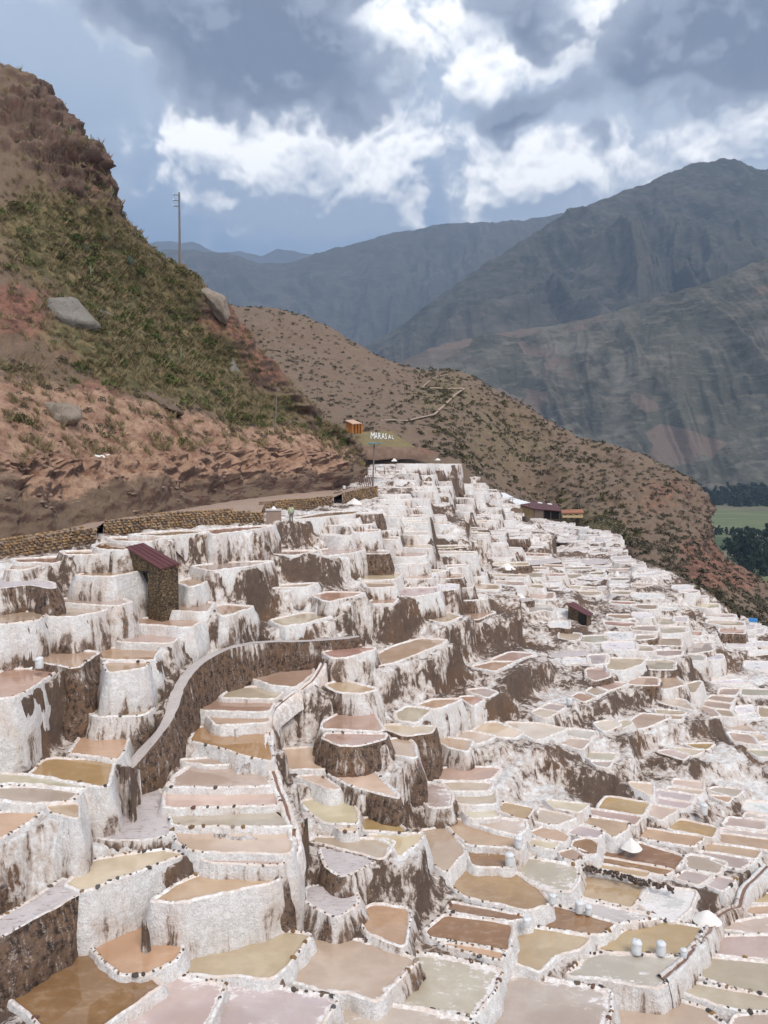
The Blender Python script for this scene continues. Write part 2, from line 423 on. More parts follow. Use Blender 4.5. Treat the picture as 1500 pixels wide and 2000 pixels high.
def footpath(t):
    p = t.pos()
    a = t.noise(p, 1.2, 5); f = t.noise(p, 9, 5, .65)
    c = t.mix(a, (0.36, 0.30, 0.27), (0.55, 0.50, 0.48)); c = t.mix(t.ss(f, .55, .72), c, (0.26, 0.20, 0.17))
    return {'Base Color': c, 'Roughness': .85, 'Normal': t.bump(f, .5, .05)}
material('footpath', footpath)
def crust_top(t):
    p = t.pos()
    a = t.noise(p, .9, 5); b = t.noise(t.map(p, (1, 3, 1)), 2.5, 6, .7); f = t.noise(p, 12, 5, .65)
    c = t.mix(a, (0.44, 0.37, 0.36), (0.66, 0.60, 0.59)); c = t.mix(t.ss(b, .52, .68), c, (0.30, 0.22, 0.19)); c = t.mix(t.ss(f, .6, .72), c, (0.74, 0.71, 0.70))
    return {'Base Color': c, 'Roughness': .75, 'Normal': t.bump(t.m('ADD', b, f), .6, .06)}
material('crust_top', crust_top)
def salt_heap(t):
    p = t.pos(); f = t.noise(p, 14, 5, .6)
    return {'Base Color': t.mix(t.m('MULTIPLY', t.noise(p, 1.5, 4), f), (0.86, 0.83, 0.80), (0.72, 0.60, 0.52)), 'Roughness': .7, 'Normal': t.bump(f, .5, .05)}
material('salt_heap', salt_heap)
def stone_mat(t):
    oi = t.n.new('ShaderNodeObjectInfo'); p = t.pos()
    f = t.noise(p, 7, 6, .7); g = t.noise(p, 2.5, 4)
    c = t.mix(f, t.vm('MULTIPLY', oi.outputs['Color'], (.55, .55, .55)), t.vm('MULTIPLY', oi.outputs['Color'], (1.35, 1.3, 1.25)))
    c = t.mix(t.ss(t.m('ADD', f, t.m('MULTIPLY', g, .5)), .86, .98), c, (0.62, 0.57, 0.54))
    return {'Base Color': c, 'Roughness': .8, 'Normal': t.bump(f, .6, .05)}
material('stone', stone_mat)
plain('channel_water', (0.22, 0.12, 0.08), .12, .3, 3)

# ------------------------------------------------------------------ ponds as traced: outline in photograph pixels, water colour, bare-soil share
TRACED = '''
b .1|-10,1915 60,1893 150,1860 304,1926 250,1965 190,2012 100,2012 30,1950 -10,1938
t .1|187,1853 250,1830 307,1807 347,1821 344,1847 320,1884 285,1900 240,1900 219,1884
y .1|373,1897 380,1862 450,1840 515,1822 582,1828 555,1875 528,1912 455,1903 420,1906
P .15|548,1912 597,1836 680,1833 783,1868 770,1895 738,1952 690,1938 640,1935 590,1918
g .1|325,1925 375,1920 430,1930 415,1965 395,2010 215,2010 270,1965
g .1|450,1922 530,1932 650,1962 615,2010 405,2010 425,1965
g .1|688,1964 800,1978 900,1998 910,2015 640,2015 660,1985
p .1|800,1876 890,1882 973,1903 960,1930 925,1982 860,1972 750,1958 775,1915
p .1|1005,1911 1130,1932 1190,1947 1185,1975 1172,2012 945,2012 935,1985 975,1945
p .1|1200,1955 1310,1966 1400,1995 1420,2015 1185,2015
p .1|1355,1942 1380,1928 1510,1952 1510,1975 1440,1972 1400,1960
p .1|1440,1985 1510,1980 1510,2015 1430,2015
P .1|1383,1912 1425,1877 1510,1884 1510,1945 1440,1930
P .1|1408,1834 1510,1830 1510,1874 1425,1866 1420,1848
g .1|1425,1817 1455,1799 1510,1790 1510,1822 1470,1822
t .1|1449,1778 1510,1772 1510,1785 1470,1787
p .15|1119,1904 1150,1873 1180,1864 1321,1870 1312,1897 1287,1925 1230,1918 1170,1908
t .1|1170,1855 1205,1828 1245,1809 1290,1803 1363,1815 1352,1845 1320,1866 1240,1860 1185,1860
t .15|1016,1816 1090,1824 1149,1833 1128,1853 1075,1868 1050,1895 1010,1882 995,1874
b .1|1057,1800 1072,1784 1095,1777 1145,1792 1197,1806 1172,1826 1120,1820 1060,1811
g .1|1088,1762 1120,1757 1200,1777 1274,1793 1205,1803 1150,1785 1100,1771
t .1|1143,1721 1200,1727 1257,1735 1233,1772 1188,1764 1140,1751
w .1|1247,1767 1272,1738 1352,1748 1340,1778 1310,1797 1275,1783
B .15|895,1737 930,1698 955,1693 985,1700 1060,1748 1072,1762 1035,1778 965,1763 910,1750
b .15|885,1771 940,1780 1018,1795 1000,1799 930,1790 880,1780
b .15|843,1823 880,1791 940,1799 1000,1809 992,1857 933,1844 853,1833
t .1|860,1842 920,1850 984,1863 978,1874 930,1864
o .3|707,1796 725,1783 771,1788 763,1839 725,1823
g .1|1022,1702 1038,1680 1130,1697 1128,1720 1112,1742 1080,1740 1040,1722
b .1|1122,1655 1128,1642 1150,1637 1164,1650 1161,1668 1140,1668
o .1|1097,1667 1123,1660 1142,1667 1123,1683 1105,1678
t .1|1044,1631 1075,1620 1108,1636 1102,1646 1065,1640
c .1|1043,1641 1090,1649 1080,1660 1055,1655
g .1|1112,1628 1130,1615 1177,1625 1163,1638 1133,1635
y .1|1143,1609 1155,1598 1213,1606 1212,1625 1197,1635 1170,1617
P .1|1055,1607 1063,1585 1120,1600 1083,1612
c .1|1080,1570 1143,1577 1130,1587 1090,1580
a .2|1175,1580 1190,1562 1265,1574 1252,1594
P .2|1170,1586 1250,1598 1238,1612 1165,1594
c .1|1272,1572 1322,1582 1290,1602 1268,1592
g .05|1292,1556 1300,1546 1352,1554 1346,1567
g .05|1288,1562 1345,1571 1338,1580 1285,1572
c .05|1318,1533 1323,1525 1370,1531 1368,1542
c .05|1310,1541 1368,1548 1362,1553 1305,1546
c .2|1240,1531 1270,1533 1270,1552 1252,1545
a .1|1305,1617 1325,1605 1397,1622 1390,1636 1340,1625
t .1|1263,1624 1369,1640 1356,1653 1273,1639
t .1|1404,1632 1510,1646 1510,1662 1404,1645
t .1|1380,1651 1479,1664 1471,1677 1375,1661
p .1|1370,1668 1465,1682 1440,1697 1410,1690
P .1|1345,1684 1365,1674 1416,1685 1400,1706 1350,1697
b .3|1202,1676 1258,1659 1330,1681 1315,1698 1250,1685
b .1|1190,1680 1310,1702 1295,1710 1180,1688
t .1|1182,1690 1268,1705 1258,1714 1180,1698
p .1|1322,1717 1342,1704 1386,1713 1366,1727
p .1|1380,1730 1400,1713 1430,1720 1407,1740
t .1|1472,1764 1484,1751 1510,1746 1510,1766
t .1|1487,1738 1510,1722 1510,1740
P .1|1420,1613 1428,1600 1492,1605 1492,1621
g .1|1415,1622 1510,1633 1510,1642 1412,1630
w .1|1468,1571 1510,1573 1510,1592 1465,1584
g .1|1470,1592 1505,1597 1500,1603 1465,1600
P .4|1396,1547 1415,1541 1447,1544 1433,1557
t .4|1393,1557 1425,1560 1420,1567
a .2|989,1589 997,1576 1037,1584 1024,1603
g .1|925,1606 970,1602 1017,1605 1019,1622 1008,1630 960,1618
t .1|875,1615 885,1604 910,1607 1008,1636 1003,1655 915,1650
b .1|918,1658 985,1655 993,1668 986,1692 930,1690
y .1|845,1630 875,1624 905,1662 872,1700 852,1685
c .1|720,1632 822,1631 812,1645 785,1668 775,1650
P .5|628,1648 650,1638 760,1643 738,1676 690,1662
c .2|592,1568 665,1560 684,1583 692,1609 645,1608 615,1590
c .1|651,1613 693,1613 693,1625 664,1624
a .3|708,1620 710,1608 758,1602 785,1628
c .5|648,1514 693,1511 735,1524 766,1556 735,1548 680,1532
c .1|585,1517 620,1515 658,1540 640,1540 605,1526
c .2|556,1468 588,1465 612,1477 624,1502 570,1503 558,1485
o .3|648,1425 652,1410 672,1398 712,1396 728,1428
o .5|632,1443 640,1433 736,1435 731,1448 693,1457 667,1456
P .3|752,1447 795,1442 806,1455 812,1480 765,1472
c .5|761,1427 777,1417 828,1419 815,1435 791,1438
o .2|500,1327 525,1312 595,1306 593,1322 568,1342 535,1338
P .1|448,1363 470,1346 548,1344 530,1365
o .1|414,1388 426,1370 520,1368 506,1390
o .1|408,1398 505,1395 507,1411 425,1415
a .1|395,1452 410,1425 500,1422 512,1482 480,1475 435,1462
P .1|372,1490 400,1484 440,1481 490,1491 400,1495
p .1|350,1534 365,1510 385,1498 509,1498 522,1532 430,1535
c .1|330,1548 350,1542 525,1542 532,1570 330,1575
P .1|332,1582 545,1580 555,1600 552,1612 340,1612
c .1|340,1622 545,1620 560,1655 555,1667 380,1662 350,1645
P .1|385,1675 550,1672 545,1688 420,1685
t .08|300,1760 345,1738 435,1705 505,1692 545,1705 540,1720 450,1740 360,1760
c .08|135,1729 175,1705 225,1682 320,1668 342,1672 245,1708 165,1740
t .05|-10,1592 40,1588 68,1587 50,1602 -10,1636
y .1|95,1575 130,1572 132,1595 110,1590
p .1|-10,1541 70,1538 150,1546 130,1565 65,1569 -10,1560
p .1|-10,1522 80,1520 170,1536 160,1541 60,1531 -10,1530
a .15|72,1515 105,1484 214,1486 197,1537 140,1526
t .15|152,1473 170,1452 193,1433 255,1428 228,1484 190,1478
p .15|181,1390 203,1377 280,1374 280,1387 267,1398 192,1399
o .05|-10,1330 25,1313 98,1312 40,1350 10,1363 -10,1364
P .55|91,1295 117,1278 181,1279 144,1305
o .1|198,1283 238,1267 292,1270 280,1290 205,1290
o .15|205,1294 277,1295 272,1307 213,1315
P .1|253,1255 267,1241 333,1241 307,1257
o .1|267,1219 296,1209 376,1210 352,1225
o .1|308,1191 340,1180 405,1179 392,1196
o .15|421,1190 443,1183 490,1187 437,1204
P .1|533,1213 585,1201 636,1205 590,1218 556,1223
o .35|622,1166 657,1158 706,1159 685,1166 640,1175
o .3|637,1275 670,1267 722,1270 680,1284 655,1284
t .25|646,1342 667,1337 721,1350 705,1355 665,1353
P .3|737,1286 775,1265 823,1249 863,1251 857,1259 769,1294 743,1299
P .2|841,1210 881,1201 897,1205 865,1217
o .45|903,1203 927,1198 959,1198 929,1211
o .2|927,1303 967,1294 1001,1294 964,1311
P .3|964,1291 1001,1275 1041,1278 1001,1292
o .1|820,1379 849,1369 895,1367 849,1385
p .1|780,1393 800,1383 836,1387 808,1412 783,1407
o .1|905,1363 935,1362 943,1366 924,1377
P .3|916,1350 945,1346 967,1353 951,1363
c .05|944,1432 960,1419 985,1418 1018,1431 1005,1440 970,1438
c .1|992,1415 1047,1417 1096,1427 1048,1445 1028,1437
c .1|901,1444 928,1433 960,1440 939,1451 915,1453
t .15|861,1449 872,1444 909,1448 901,1464 880,1459
P .1|867,1517 880,1509 968,1508 952,1525 859,1524
P .1|864,1528 952,1529 947,1544 885,1545
P .1|888,1549 947,1547 949,1571 899,1571
c .1|899,1576 947,1575 965,1597 920,1600
p .4|800,1536 843,1533 867,1541 879,1560 875,1576 843,1576 816,1549
P .35|1167,1342 1188,1334 1220,1337 1188,1349
P .35|1148,1353 1164,1343 1188,1350 1164,1359
o .35|1121,1363 1135,1354 1164,1361 1140,1371
P .2|1043,1392 1056,1386 1085,1392 1065,1402
P .2|1058,1384 1076,1376 1102,1381 1088,1390
g .2|1105,1437 1124,1428 1161,1432 1148,1445
P .2|1105,1444 1151,1448 1135,1464 1108,1456
p .1|1156,1475 1202,1477 1195,1486 1165,1484
p .1|1160,1489 1193,1490 1186,1500 1172,1498
P .25|1240,1408 1257,1397 1302,1402 1262,1420 1240,1424
c .2|1169,1413 1190,1409 1209,1416 1188,1427
c .2|1212,1411 1222,1408 1233,1414 1217,1422
P .2|1293,1389 1338,1392 1332,1397 1296,1395
P .2|1300,1398 1332,1400 1328,1406 1305,1404
c .3|1300,1368 1335,1371 1352,1387 1312,1378
P .2|1287,1326 1308,1323 1327,1339 1297,1345
P .05|1408,1357 1412,1347 1444,1347 1436,1358
P .05|1392,1368 1404,1361 1432,1364 1424,1373
P .05|1383,1380 1392,1372 1424,1376 1421,1386
P .05|1378,1395 1384,1386 1421,1389 1428,1400
P .05|1337,1342 1367,1334 1356,1353 1342,1352
w .05|1391,1320 1432,1320 1442,1326 1394,1326
w .05|1398,1329 1447,1329 1456,1335 1404,1335
w .05|1410,1338 1460,1338 1467,1343 1450,1344
P .3|1367,1379 1388,1385 1401,1398 1380,1401
P .3|1423,1417 1455,1417 1473,1430 1439,1427
w .1|1447,1385 1473,1382 1479,1390 1449,1395
w .1|1446,1398 1478,1393 1480,1402 1448,1406
P .1|1430,1434 1466,1437 1480,1455 1440,1448
P .2|1468,1467 1510,1469 1510,1480 1485,1478
c .1|1471,1435 1484,1437 1492,1448 1482,1449
c .1|1483,1456 1510,1455 1510,1463 1486,1461
a .3|1342,1455 1392,1454 1380,1464 1360,1462
c .3|1324,1464 1369,1469 1351,1477 1330,1473
P .4|1288,1470 1310,1466 1342,1475 1335,1484
P .1|107,1176 150,1171 215,1171 232,1178 215,1183 150,1180
P .15|110,1186 195,1190 180,1197 140,1205 100,1205
o .1|-10,1199 80,1199 55,1214 -10,1220
o .05|165,1125 203,1115 267,1109 261,1117 213,1127
o .2|24,1104 85,1103 45,1113 20,1113
o .2|27,1093 70,1091 128,1088 107,1100 40,1099
o .2|123,1078 197,1077 192,1083 133,1084
b .2|187,1067 208,1060 256,1063 240,1075 197,1073
o .2|211,1051 260,1050 307,1053 280,1059 230,1057
o .2|256,1045 355,1037 400,1040 320,1048
o .2|400,1036 470,1030 530,1027 500,1033 420,1044
o .2|560,1016 640,1001 700,998 690,1004 600,1013
P .3|383,1108 450,1101 520,1099 480,1107 410,1115
o .1|350,1138 375,1131 402,1133 370,1146
P .3|530,1082 570,1077 616,1076 575,1085
P .25|635,1074 700,1069 705,1073 680,1081 640,1086
c .05|505,1149 560,1143 612,1140 590,1147
P .2|716,1137 760,1136 765,1146 725,1148
c .2|720,1133 733,1122 779,1121 765,1133
c .35|779,1120 821,1113 872,1115 821,1122
o .3|728,1180 745,1172 768,1172 760,1180
'''
# ledges of trodden soil and crust between the ponds (outline, bare-soil share of their sides)
LEDGES = '''
.55|-10,1800 60,1760 125,1715 135,1728 160,1742 100,1775 -10,1835
.3|178,1590 236,1528 270,1520 300,1532 325,1560 332,1600 330,1630 280,1638 225,1640 180,1632
.48|625,1655 690,1665 735,1680 670,1710 640,1695
.34|603,1732 650,1728 693,1743 696,1764 656,1791 597,1759
.55|-10,1130 40,1125 103,1138 105,1150 60,1142 -10,1150
.8|1075,1275 1150,1271 1145,1281 1075,1285
.8|955,1176 1030,1168 1040,1172 965,1184
.6|1020,1096 1085,1090 1095,1098 1030,1104
.6|1130,1098 1165,1090 1200,1098 1150,1104
'''
WATER = {'b': (0.31, 0.17, 0.08), 'B': (0.43, 0.265, 0.15), 't': (0.55, 0.385, 0.245), 'y': (0.54, 0.425, 0.28), 'a': (0.48, 0.325, 0.16), 'o': (0.49, 0.32, 0.23),
         'p': (0.555, 0.455, 0.385), 'P': (0.54, 0.415, 0.33), 'g': (0.585, 0.505, 0.445), 'c': (0.69, 0.555, 0.425), 'w': (0.72, 0.72, 0.74)}
CRUST = {'b': -.5, 'B': -.6, 't': -.12, 'y': -.16, 'a': -.25, 'o': -.1, 'p': .25, 'P': .12, 'g': .27, 'c': .0, 'w': .5}
WATER_WORD = {'b': 'brown', 'B': 'brown', 't': 'tan', 'y': 'olive', 'a': 'amber', 'o': 'orange-brown', 'p': 'pinkish grey', 'P': 'dusky pink', 'g': 'grey', 'c': 'cream', 'w': 'white'}
def parse(s):
    return [(a.split(), np.array([[float(q) for q in p.split(',')] for p in b.split()])) for a, b in (l.split('|') for l in s.strip().splitlines())]

# rough lie of the land: (px, py, distance ahead)
ANCH = np.array([(0,1080,52),(0,1300,42),(0,1500,35),(0,1700,31),(0,1950,27.5),(300,1090,55),(300,1180,49),(300,1300,43),(300,1450,38.5),(300,1600,35),(300,1750,32),(300,1900,29),
 (570,1020,77),(570,1100,62),(570,1200,51),(570,1300,45),(570,1450,40),(570,1600,36),(570,1750,32),(570,1950,28),(750,960,100),(750,1060,72),(750,1150,58),(750,1300,48),(750,1450,42),(750,1600,37),(750,1750,33),(750,1950,28.2),
 (820,905,150),(880,950,135),(880,1050,92),(880,1150,70),(880,1300,53),(930,930,165),(980,970,180),(1000,1000,160),(1000,1100,95),(1000,1200,70),(1000,1300,58),(1000,1450,47),(1000,1600,40.5),(1000,1800,33),
 (1050,1000,210),(1150,1050,150),(1130,1225,78),(1240,1150,95),(1240,1300,65),(1240,1450,50),(1240,1600,42.5),(1240,1845,32.5),(1240,1990,28.5),(1480,1230,95),(1480,1400,64),(1480,1600,45),(1480,1800,34.5),(1480,1990,28.8)], float)
_az = -ANCH[:, 2] * tan_at(ANCH[:, 1])
def _phi(r): return np.where(r > 0, r * r * np.log(r + 1e-9), 0)
_A = ANCH[:, :2] / 500.0
_K = _phi(np.linalg.norm(_A[:, None] - _A[None], axis=2)) + np.eye(len(_A)) * 0.01
_Pm = np.concatenate([np.ones((len(_A), 1)), _A], 1)
_S = np.block([[_K, _Pm], [_Pm.T, np.zeros((3, 3))]])
_W = np.linalg.solve(_S, np.concatenate([_az, np.zeros(3)]))
def z_prior(P):
    P = np.atleast_2d(np.asarray(P, float)) / 500.0
    return _phi(np.linalg.norm(P[:, None] - _A[None], axis=2)) @ _W[:-3] + np.concatenate([np.ones((len(P), 1)), P], 1) @ _W[-3:]

def inside(poly, X, Y):
    r = np.zeros(np.shape(X), bool); n = len(poly); j = n - 1
    for i in range(n):
        xi, yi = poly[i]; xj, yj = poly[j]
        with np.errstate(divide='ignore', invalid='ignore'):
            r ^= ((yi > Y) != (yj > Y)) & (X < (xj - xi) * (Y - yi) / (yj - yi + 1e-12) + xi)
        j = i
    return r

ponds = []      # dict(kind, colour letter, soil, px outline)
for (c, so), P in parse(TRACED): ponds.append(dict(kind='pond', c=c, soil=float(so), px=P, traced=True))
for (so,), P in parse(LEDGES): ponds.append(dict(kind='ledge', c='-', soil=float(so), px=P, traced=True))
PATH_PX = [(700, 1243), (650, 1248), (600, 1252), (550, 1252), (500, 1254), (455, 1262), (415, 1277), (380, 1300), (355, 1330), (342, 1360), (334, 1392), (322, 1420), (298, 1446), (272, 1474), (250, 1500)]
for p in PATH_PX:
    ponds.append(dict(kind='path', c='-', soil=1.0, px=np.array([(p[0] - 13, p[1] - 3), (p[0] + 13, p[1] - 3), (p[0] + 13, p[1] + 3), (p[0] - 13, p[1] + 3)], float), traced=True))

# label raster, 2 px cells
GW, GH = 770, 1020
lab = np.full((GH, GW), -1, np.int32)
def cells(poly):
    x0 = int(max(0, (poly[:, 0].min() + 10) // 2)); x1 = int(min(GW, (poly[:, 0].max() + 10) // 2 + 2))
    y0 = int(max(0, poly[:, 1].min() // 2)); y1 = int(min(GH, poly[:, 1].max() // 2 + 2))
    if x1 <= x0 or y1 <= y0: return None
    X, Y = np.meshgrid(np.arange(x0, x1) * 2 - 9, np.arange(y0, y1) * 2 + 1)
    return slice(y0, y1), slice(x0, x1), inside(poly, X, Y)
for i, p in enumerate(ponds):
    c = cells(p['px'])
    if c: sub = lab[c[0], c[1]]; sub[c[2]] = i
# fill the farther slope: boxes stacked row over row
FILL = np.array([(738, 903), (905, 900), (935, 940), (1000, 980), (1062, 1014), (1180, 1039), (1215, 1054), (1228, 1094), (1330, 1134), (1380, 1164), (1420, 1194), (1508, 1240), (1508, 1560), (1440, 1480), (1440, 1310), (1290, 1310), (1270, 1380), (1110, 1330), (1060, 1260), (900, 1190), (860, 1195), (770, 1170), (640, 1060), (640, 1020), (745, 985)], float)
free = np.zeros((GH, GW), bool)
c = cells(FILL); free[c[0], c[1]] = c[2]
occ = lab >= 0
for _ in range(2):
    o2 = occ.copy(); o2[1:] |= occ[:-1]; o2[:-1] |= occ[1:]; o2[:, 1:] |= occ[:, :-1]; o2[:, :-1] |= occ[:, 1:]; occ = o2
free &= ~occ
def carve(pts, w):
    for a, b in zip(pts[:-1], pts[1:]):
        for t in np.linspace(0, 1, 30):
            x = a[0] + (b[0] - a[0]) * t; y = a[1] + (b[1] - a[1]) * t
            free[int((y - w) // 2):int((y + w) // 2) + 1, int((x - w * 1.3 + 10) // 2):int((x + w * 1.3 + 10) // 2) + 1] = False
carve([(1005, 990), (1040, 1030), (1075, 1070), (1105, 1088)], 7)
carve([(870, 1000), (905, 1050), (935, 1090), (962, 1135)], 5)
carve([(1290, 1145), (1380, 1232), (1440, 1300), (1485, 1340)], 6)
carve([(1000, 1200), (1040, 1240), (1060, 1262)], 20)
carve([(1100, 1175), (1160, 1225)], 17)
carve([(1010, 985), (1100, 1003)], 9)
rr = random.Random(5)
for gy in range(452, 780):
    gx = 0
    row = free[gy]
    while gx < GW - 4:
        if not row[gx]: gx += 1; continue
        x = gx * 2 - 9; y = gy * 2
        z = float(z_prior([(x, y + 8)])[0]); tt = float(tan_at(y + 8)); Y = max(30, -z / max(tt, .012)); Y = min(Y, 230)
        s = FPX / Y
        W = rr.uniform(2.0, 4.6) * s; D = max(2.4, rr.uniform(1.1, 2.6) * max(tt, .05) * s); hw = max(2, rr.uniform(.4, 1.25) * s)
        gw = max(3, int(W / 2)); gh = max(2, int((D + hw) / 2))
        run = row[gx:gx + gw]; n = len(run) if run.all() else int(np.argmin(run))
        if n < max(3, gw * .55): gx += max(1, n); continue
        blk = free[gy:gy + gh, gx:gx + n]
        if blk.shape[0] < gh or blk.mean() < .93: gx += max(1, n // 3); continue
        x1 = x + n * 2; tilt = rr.uniform(-.06, .10) * n * 2
        j = lambda a: rr.uniform(-a, a) * D
        bulge = rr.uniform(-.1, .5) * D
        P = np.array([(x + 1, y + j(.2)), (x1 - 1, y + j(.2) + tilt * .5), (x1 - 1.5, y + D + tilt * .6 + j(.25)), ((x + x1) / 2, y + D + bulge + tilt * .3), (x + 1.5, y + D + j(.25))])
        ponds.append(dict(kind='pond', c=rr.choice('oPPpcPgwwcp'), soil=rr.choice((.05, .1, .15, .25, .4, .15, .6)), px=P, traced=False))
        free[gy:gy + gh, gx:gx + n] = False
        gx += n
for i, p in enumerate(ponds):
    c = cells(p['px'])
    if c: sub = lab[c[0], c[1]]; sub[c[2]] = i

# heights: a wall seen below a pond's front edge fixes how far the next pond lies beneath it
N = len(ponds)
cen = np.array([p['px'].mean(0) for p in ponds]); Z = z_prior(cen); Z0 = Z.copy()
cons = []
for i, p in enumerate(ponds):
    P = p['px']; x0 = max(0, int((P[:, 0].min() + 10) // 2)); x1 = min(GW - 1, int((P[:, 0].max() + 10) // 2))
    found = {}
    for gx in range(x0, x1 + 1):
        colm = np.nonzero(lab[:, gx] == i)[0]
        if not len(colm): continue
        b = colm[-1]; below = np.nonzero(lab[b + 1:b + 130, gx] >= 0)[0]
        if len(below):
            k = b + 1 + below[0]; found.setdefault(int(lab[k, gx]), []).append((b * 2 + 1, k * 2))
    for j, l in found.items():
        if len(l) >= 2 or (len(l) == 1 and x1 - x0 < 8):
            l = np.array(l, float); cons.append((i, j, l[:, 0].mean(), l[:, 1].mean(), len(l)))
PRIOR = .05
path_ids = [i for i, p in enumerate(ponds) if p['kind'] == 'path']
PW = np.array([PRIOR if p['traced'] else .30 for p in ponds])
cons = [(i, j, float(tan_at(ya)), float(tan_at(yb)), (yb - ya), min(n, 14) / 12 * 2.0 * (12 / max(12, yb - ya)) ** 1.5) for i, j, ya, yb, n in cons]
for it in range(420):
    num = PW * Z0; den = PW.copy(); z = Z.tolist()
    for i, j, ta, tb, gap, wgt in cons:
        Ya = -z[i] / ta; h = max(0.0, z[i] - z[j])
        run = min(.45, .8 * gap * Ya / FPX / max(.03, ta)) + (.26 + .3 * min(1, gap / 70)) * h
        num[j] -= wgt * (Ya - run) * tb; den[j] += wgt
        num[i] -= wgt * (-z[j] / tb + run) * ta; den[i] += wgt
    for a, b in zip(path_ids[:-1], path_ids[1:]):
        m = .5 * (Z[a] + Z[b]); num[a] += .25 * m; den[a] += .25; num[b] += .25 * m; den[b] += .25
    Z = .4 * Z + .6 * num / den
_near = lambda x, y: int(np.argmin(np.hypot(cen[:, 0] - x, cen[:, 1] - y)))
Z[_near(266, 1587)] = Z[_near(230, 1701)] + .40            # the trodden ledge lies just above the cream pond in front of it
for i, p in enumerate(ponds): p['z'] = float(Z[i])

def outward(P):
    t = np.roll(P, -1, 0) - np.roll(P, 1, 0); t /= np.linalg.norm(t, axis=1)[:, None] + 1e-9
    return np.stack([t[:, 1], -t[:, 0]], 1)
def chaikin(P, n=2):
    for _ in range(n):
        Q = np.roll(P, -1, 0); P = np.stack([P * .91 + Q * .09, P * .09 + Q * .91], 1).reshape(-1, P.shape[1])
    return P
def resample(P, step, closed=True):
    Q = np.concatenate([P, P[:1]]) if closed else P
    L = np.concatenate([[0], np.cumsum(np.linalg.norm(np.diff(Q, axis=0), axis=1))])
    n = max(8 if closed else 2, int(round(L[-1] / step)))
    s = np.linspace(0, L[-1], n + (0 if closed else 1), endpoint=not closed)
    return np.stack([np.interp(s, L, Q[:, k]) for k in range(P.shape[1])], 1), s, L[-1]
kd_pts, kd_id = [], []
raw = []
for i, p in enumerate(ponds):
    W = at_z(p['px'][:, 0], p['px'][:, 1], p['z'])[:, :2]
    if not p['traced']:
        f = W[:, 1].min(); W[:, 1] = f + (W[:, 1] - f) * min(1, 4.0 / max(.1, np.ptp(W[:, 1])))
    a = np.sum(W[:, 0] * np.roll(W[:, 1], -1) - np.roll(W[:, 0], -1) * W[:, 1]) / 2
    if a < 0: W = W[::-1]
    p['area'] = abs(a); p['cxy'] = W.mean(0); p['Y'] = float(W[:, 1].mean())
    p['poly'] = W
    raw.append(resample(W, max(.25, .006 * p['Y']))[0])
RK = kdtree.KDTree(sum(len(r) for r in raw)); rid = []
for i, r in enumerate(raw):
    for q in r: RK.insert((q[0], q[1], 0), len(rid)); rid.append(i)
RK.balance()
def grow_edges(P, g):
    """move each straight side outwards by its own amount and rejoin the corners"""
    n = len(P); E = np.roll(P, -1, 0) - P; L = np.linalg.norm(E, axis=1) + 1e-9; T = E / L[:, None]; Nn = np.stack([T[:, 1], -T[:, 0]], 1)
    out = []
    for i in range(n):
        j = i - 1; c = T[j, 0] * T[i, 1] - T[j, 1] * T[i, 0]
        a = P[i] + Nn[j] * g[j]; b = P[i] + Nn[i] * g[i]
        if abs(c) < .25: q = (a + b) / 2
        else:
            w = b - a; s_ = (w[0] * T[i, 1] - w[1] * T[i, 0]) / c; q = a + T[j] * s_
            d = q - P[i]; l = np.linalg.norm(d); m = 1.6 * max(g[i], g[j]) + .02
            if l > m: q = P[i] + d * (m / l)
        out.append(q)
    return np.array(out)
for i, p in enumerate(ponds):
    W0 = p['poly']
    if p['kind'] == 'pond':
        lim = min(.8, .22 + .28 * math.sqrt(p['area'])); n0 = len(W0); g = np.zeros(n0)
        for e in range(n0):
            a, b = W0[e], W0[(e + 1) % n0]; T = b - a; L = np.linalg.norm(T) + 1e-9; m = np.array([T[1], -T[0]]) / L; vals = []
            for f in (.2, .5, .8):
                q = a + (b - a) * f; best = None
                for co, ix, d in RK.find_range((q[0], q[1], 0), 1.7):
                    if rid[ix] != i and (co[0] - q[0]) * m[0] + (co[1] - q[1]) * m[1] > .55 * d and (best is None or d < best[0]): best = (d, rid[ix])
                if best is None: vals.append(.35 * lim); continue
                d, k = best; dz = ponds[k]['z'] - p['z']
                vals.append(max(.02, d - .12) if dz > .5 else max(.02, d - .42 - .12 * -dz) if dz < -.5 else .5 * max(0, d - .24))
            g[e] = min(lim, float(np.mean(vals))) * (1.0 if m[1] > -.35 else .22)
        W0 = grow_edges(W0, g)
    W = chaikin(W0, 1)
    p['xy'] = W
    B, _, _ = resample(W, max(.4, .008 * p['Y']))
    for q in B: kd_pts.append(q); kd_id.append(i)
kd_pts = np.array(kd_pts); kd_id = np.array(kd_id)
KD = kdtree.KDTree(len(kd_pts))
for i, q in enumerate(kd_pts): KD.insert((q[0], q[1], 0), i)
KD.balance()
ZA = np.array([p['z'] for p in ponds])
